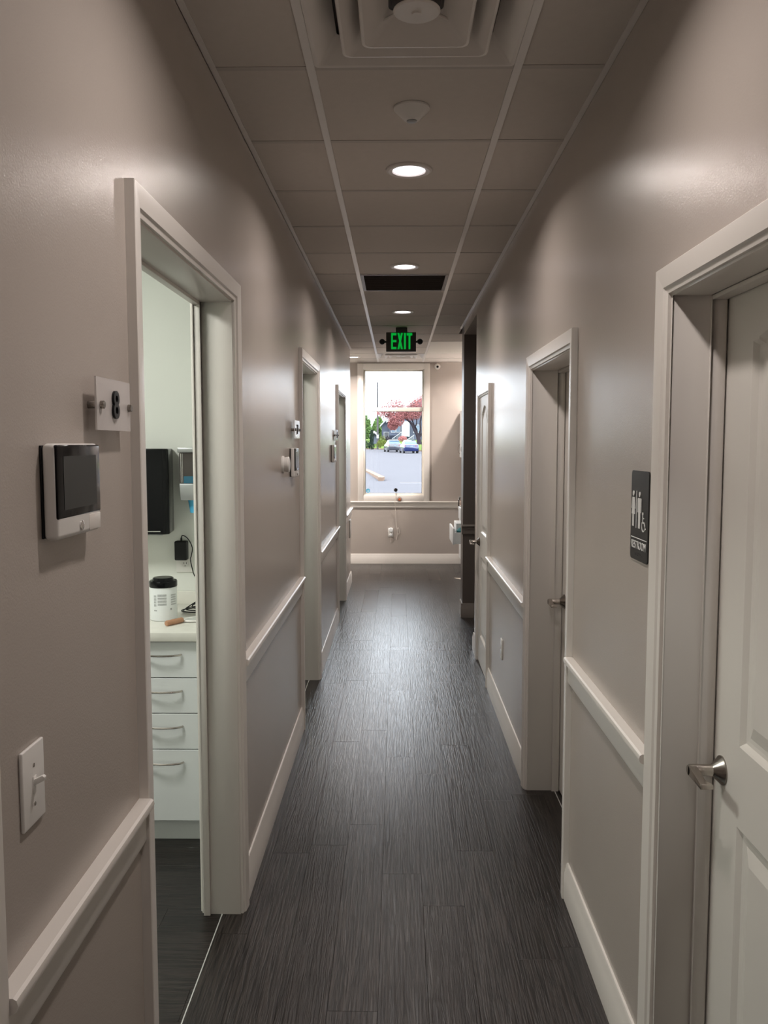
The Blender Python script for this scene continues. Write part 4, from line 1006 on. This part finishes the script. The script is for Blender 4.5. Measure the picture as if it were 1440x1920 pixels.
leafmass('foliage', [(-4.1, 117, 1.5, .55, .5, .55), (-3.5, 117, 1.3, .5, .5, .5), (-4.7, 117, 1.3, .5, .5, .5)], 900, .09, M['darkleaf'], t, 21)
t = empty('lime_shrub', (-2.2, 120, .9), 'yellow green rounded shrub right of the pole', 'shrub')
leafmass('foliage', [(-2.1, 121, 2.0, .55, .5, .75), (-2.5, 120, 1.5, .5, .5, .5), (-1.7, 122, 1.6, .4, .5, .5)], 900, .09, M['limeleaf'], t, 22)
t = empty('dark_shrub', (-1.2, 121, 1.0), 'dark purple brown shrub beside the grey car', 'shrub')
leafmass('foliage', [(-1.35, 123, 2.0, .45, .5, .7)], 500, .09, M['bark'], t, 23)
t = empty('red_shrub', (.8, 120, 2.0), 'low red shrub between the two parked cars', 'shrub')
leafmass('foliage', [(.8, 121, 2.3, .65, .6, .45)], 600, .08, M['redleaf'], t, 24)

def car(cx, cy, yaw, paint, label, zoff):
    t = empty('car', (cx, cy, zoff), label, 'car', 'cars parked across the street')
    Lc, Wc, Hc = 4.55, 1.72, 1.43
    cs, sn_ = math.cos(yaw), math.sin(yaw)
    def T(p): return (cx+p[0]*cs-p[1]*sn_, cy+p[0]*sn_+p[1]*cs, zoff+p[2])
    def mb(rings, **k):
        m = MB(); m.rings([[T(p) for p in r] for r in rings]); return m
    # body: sections along the length (y from rear 0 to front L); y=0 rear
    def sec(y, zb, zt, w, tuck=.06):
        h = w/2; return [(-h+tuck, y, zb), (h-tuck, y, zb), (h, y, zb+.14), (h, y, zt-.16), (h-.05, y, zt-.03), (h-.14, y, zt), (-h+.14, y, zt), (-h+.05, y, zt-.03), (-h, y, zt-.16), (-h, y, zb+.14)]
    body = mb([sec(0, .36, .92, 1.50), sec(.06, .24, .99, 1.62), (sec(.5, .20, 1.02, Wc)), sec(1.2, .18, .97, Wc), sec(3.0, .18, .95, Wc), sec(3.4, .18, .92, Wc), sec(4.2, .22, .80, 1.64), sec(4.5, .30, .62, 1.45)])
    b = body.build('body', paint, t, smooth=True, angle=50)
    def cab(y, z, w): h = w/2; return [(-h, y, .94), (h, y, .94), (h-.16*(z-.94)/.5, y, z), (-h+.16*(z-.94)/.5, y, z)]
    mb([cab(.62, .96, 1.48), cab(1.15, 1.38, 1.52), cab(1.6, Hc, 1.52), cab(2.2, Hc, 1.52), cab(3.3, .97, 1.46)]).build('cabin_glass', M['carglass'], t, smooth=True, angle=40)
    mb([[(-.60, 1.22, 1.39), (.60, 1.22, 1.39), (.60, 1.22, 1.43), (-.60, 1.22, 1.43)], [(-.60, 1.7, Hc+.01), (.60, 1.7, Hc+.01), (.60, 1.7, Hc+.04), (-.60, 1.7, Hc+.04)], [(-.58, 2.3, Hc-.02), (.58, 2.3, Hc-.02), (.58, 2.3, Hc+.03), (-.58, 2.3, Hc+.03)]]).build('roof_panel', paint, t)
    for sx in (-1, 1):
        for yy in (.85, 3.65):
            m = MB(); N_ = 20
            r = [[T((sx*(Wc/2-.20), yy+.31*math.cos(2*PI*i/N_), .31+.31*math.sin(2*PI*i/N_))) for i in range(N_)], [T((sx*(Wc/2+.01), yy+.31*math.cos(2*PI*i/N_), .31+.31*math.sin(2*PI*i/N_))) for i in range(N_)]]
            m.rings(r).build('wheel', M['tyre'], t)
        x0, x1 = sorted((sx*.46, sx*.80)); m = MB(); m.add([T(p) for p in [(x0, -.012, .74), (x1, .05, .74), (x1, .05, .90), (x0, -.012, .88), (x0, .08, .74), (x1, .12, .74), (x1, .12, .90), (x0, .08, .88)]], [(0, 1, 2, 3), (4, 5, 6, 7), (0, 1, 5, 4), (1, 2, 6, 5), (2, 3, 7, 6), (3, 0, 4, 7)])
        m.build('tail_light', M['taillight'], t)
    m = MB(); m.add([T(p) for p in [(-.17, -.02, .70), (.17, -.02, .70), (.17, -.02, .84), (-.17, -.02, .84), (-.17, .02, .70), (.17, .02, .70), (.17, .02, .84), (-.17, .02, .84)]], [(0, 1, 2, 3), (4, 5, 6, 7), (0, 1, 5, 4), (1, 2, 6, 5), (2, 3, 7, 6), (3, 0, 4, 7)])
    m.build('licence_plate', M['plate'], t)
car(1.66, 95.0, math.radians(8), M['bluecar'], 'dark blue sedan parked across the street seen from behind', gz(97))
car(-.20, 103.0, math.radians(9), M['greycar'], 'grey silver sedan parked ahead of the blue car', gz(105))
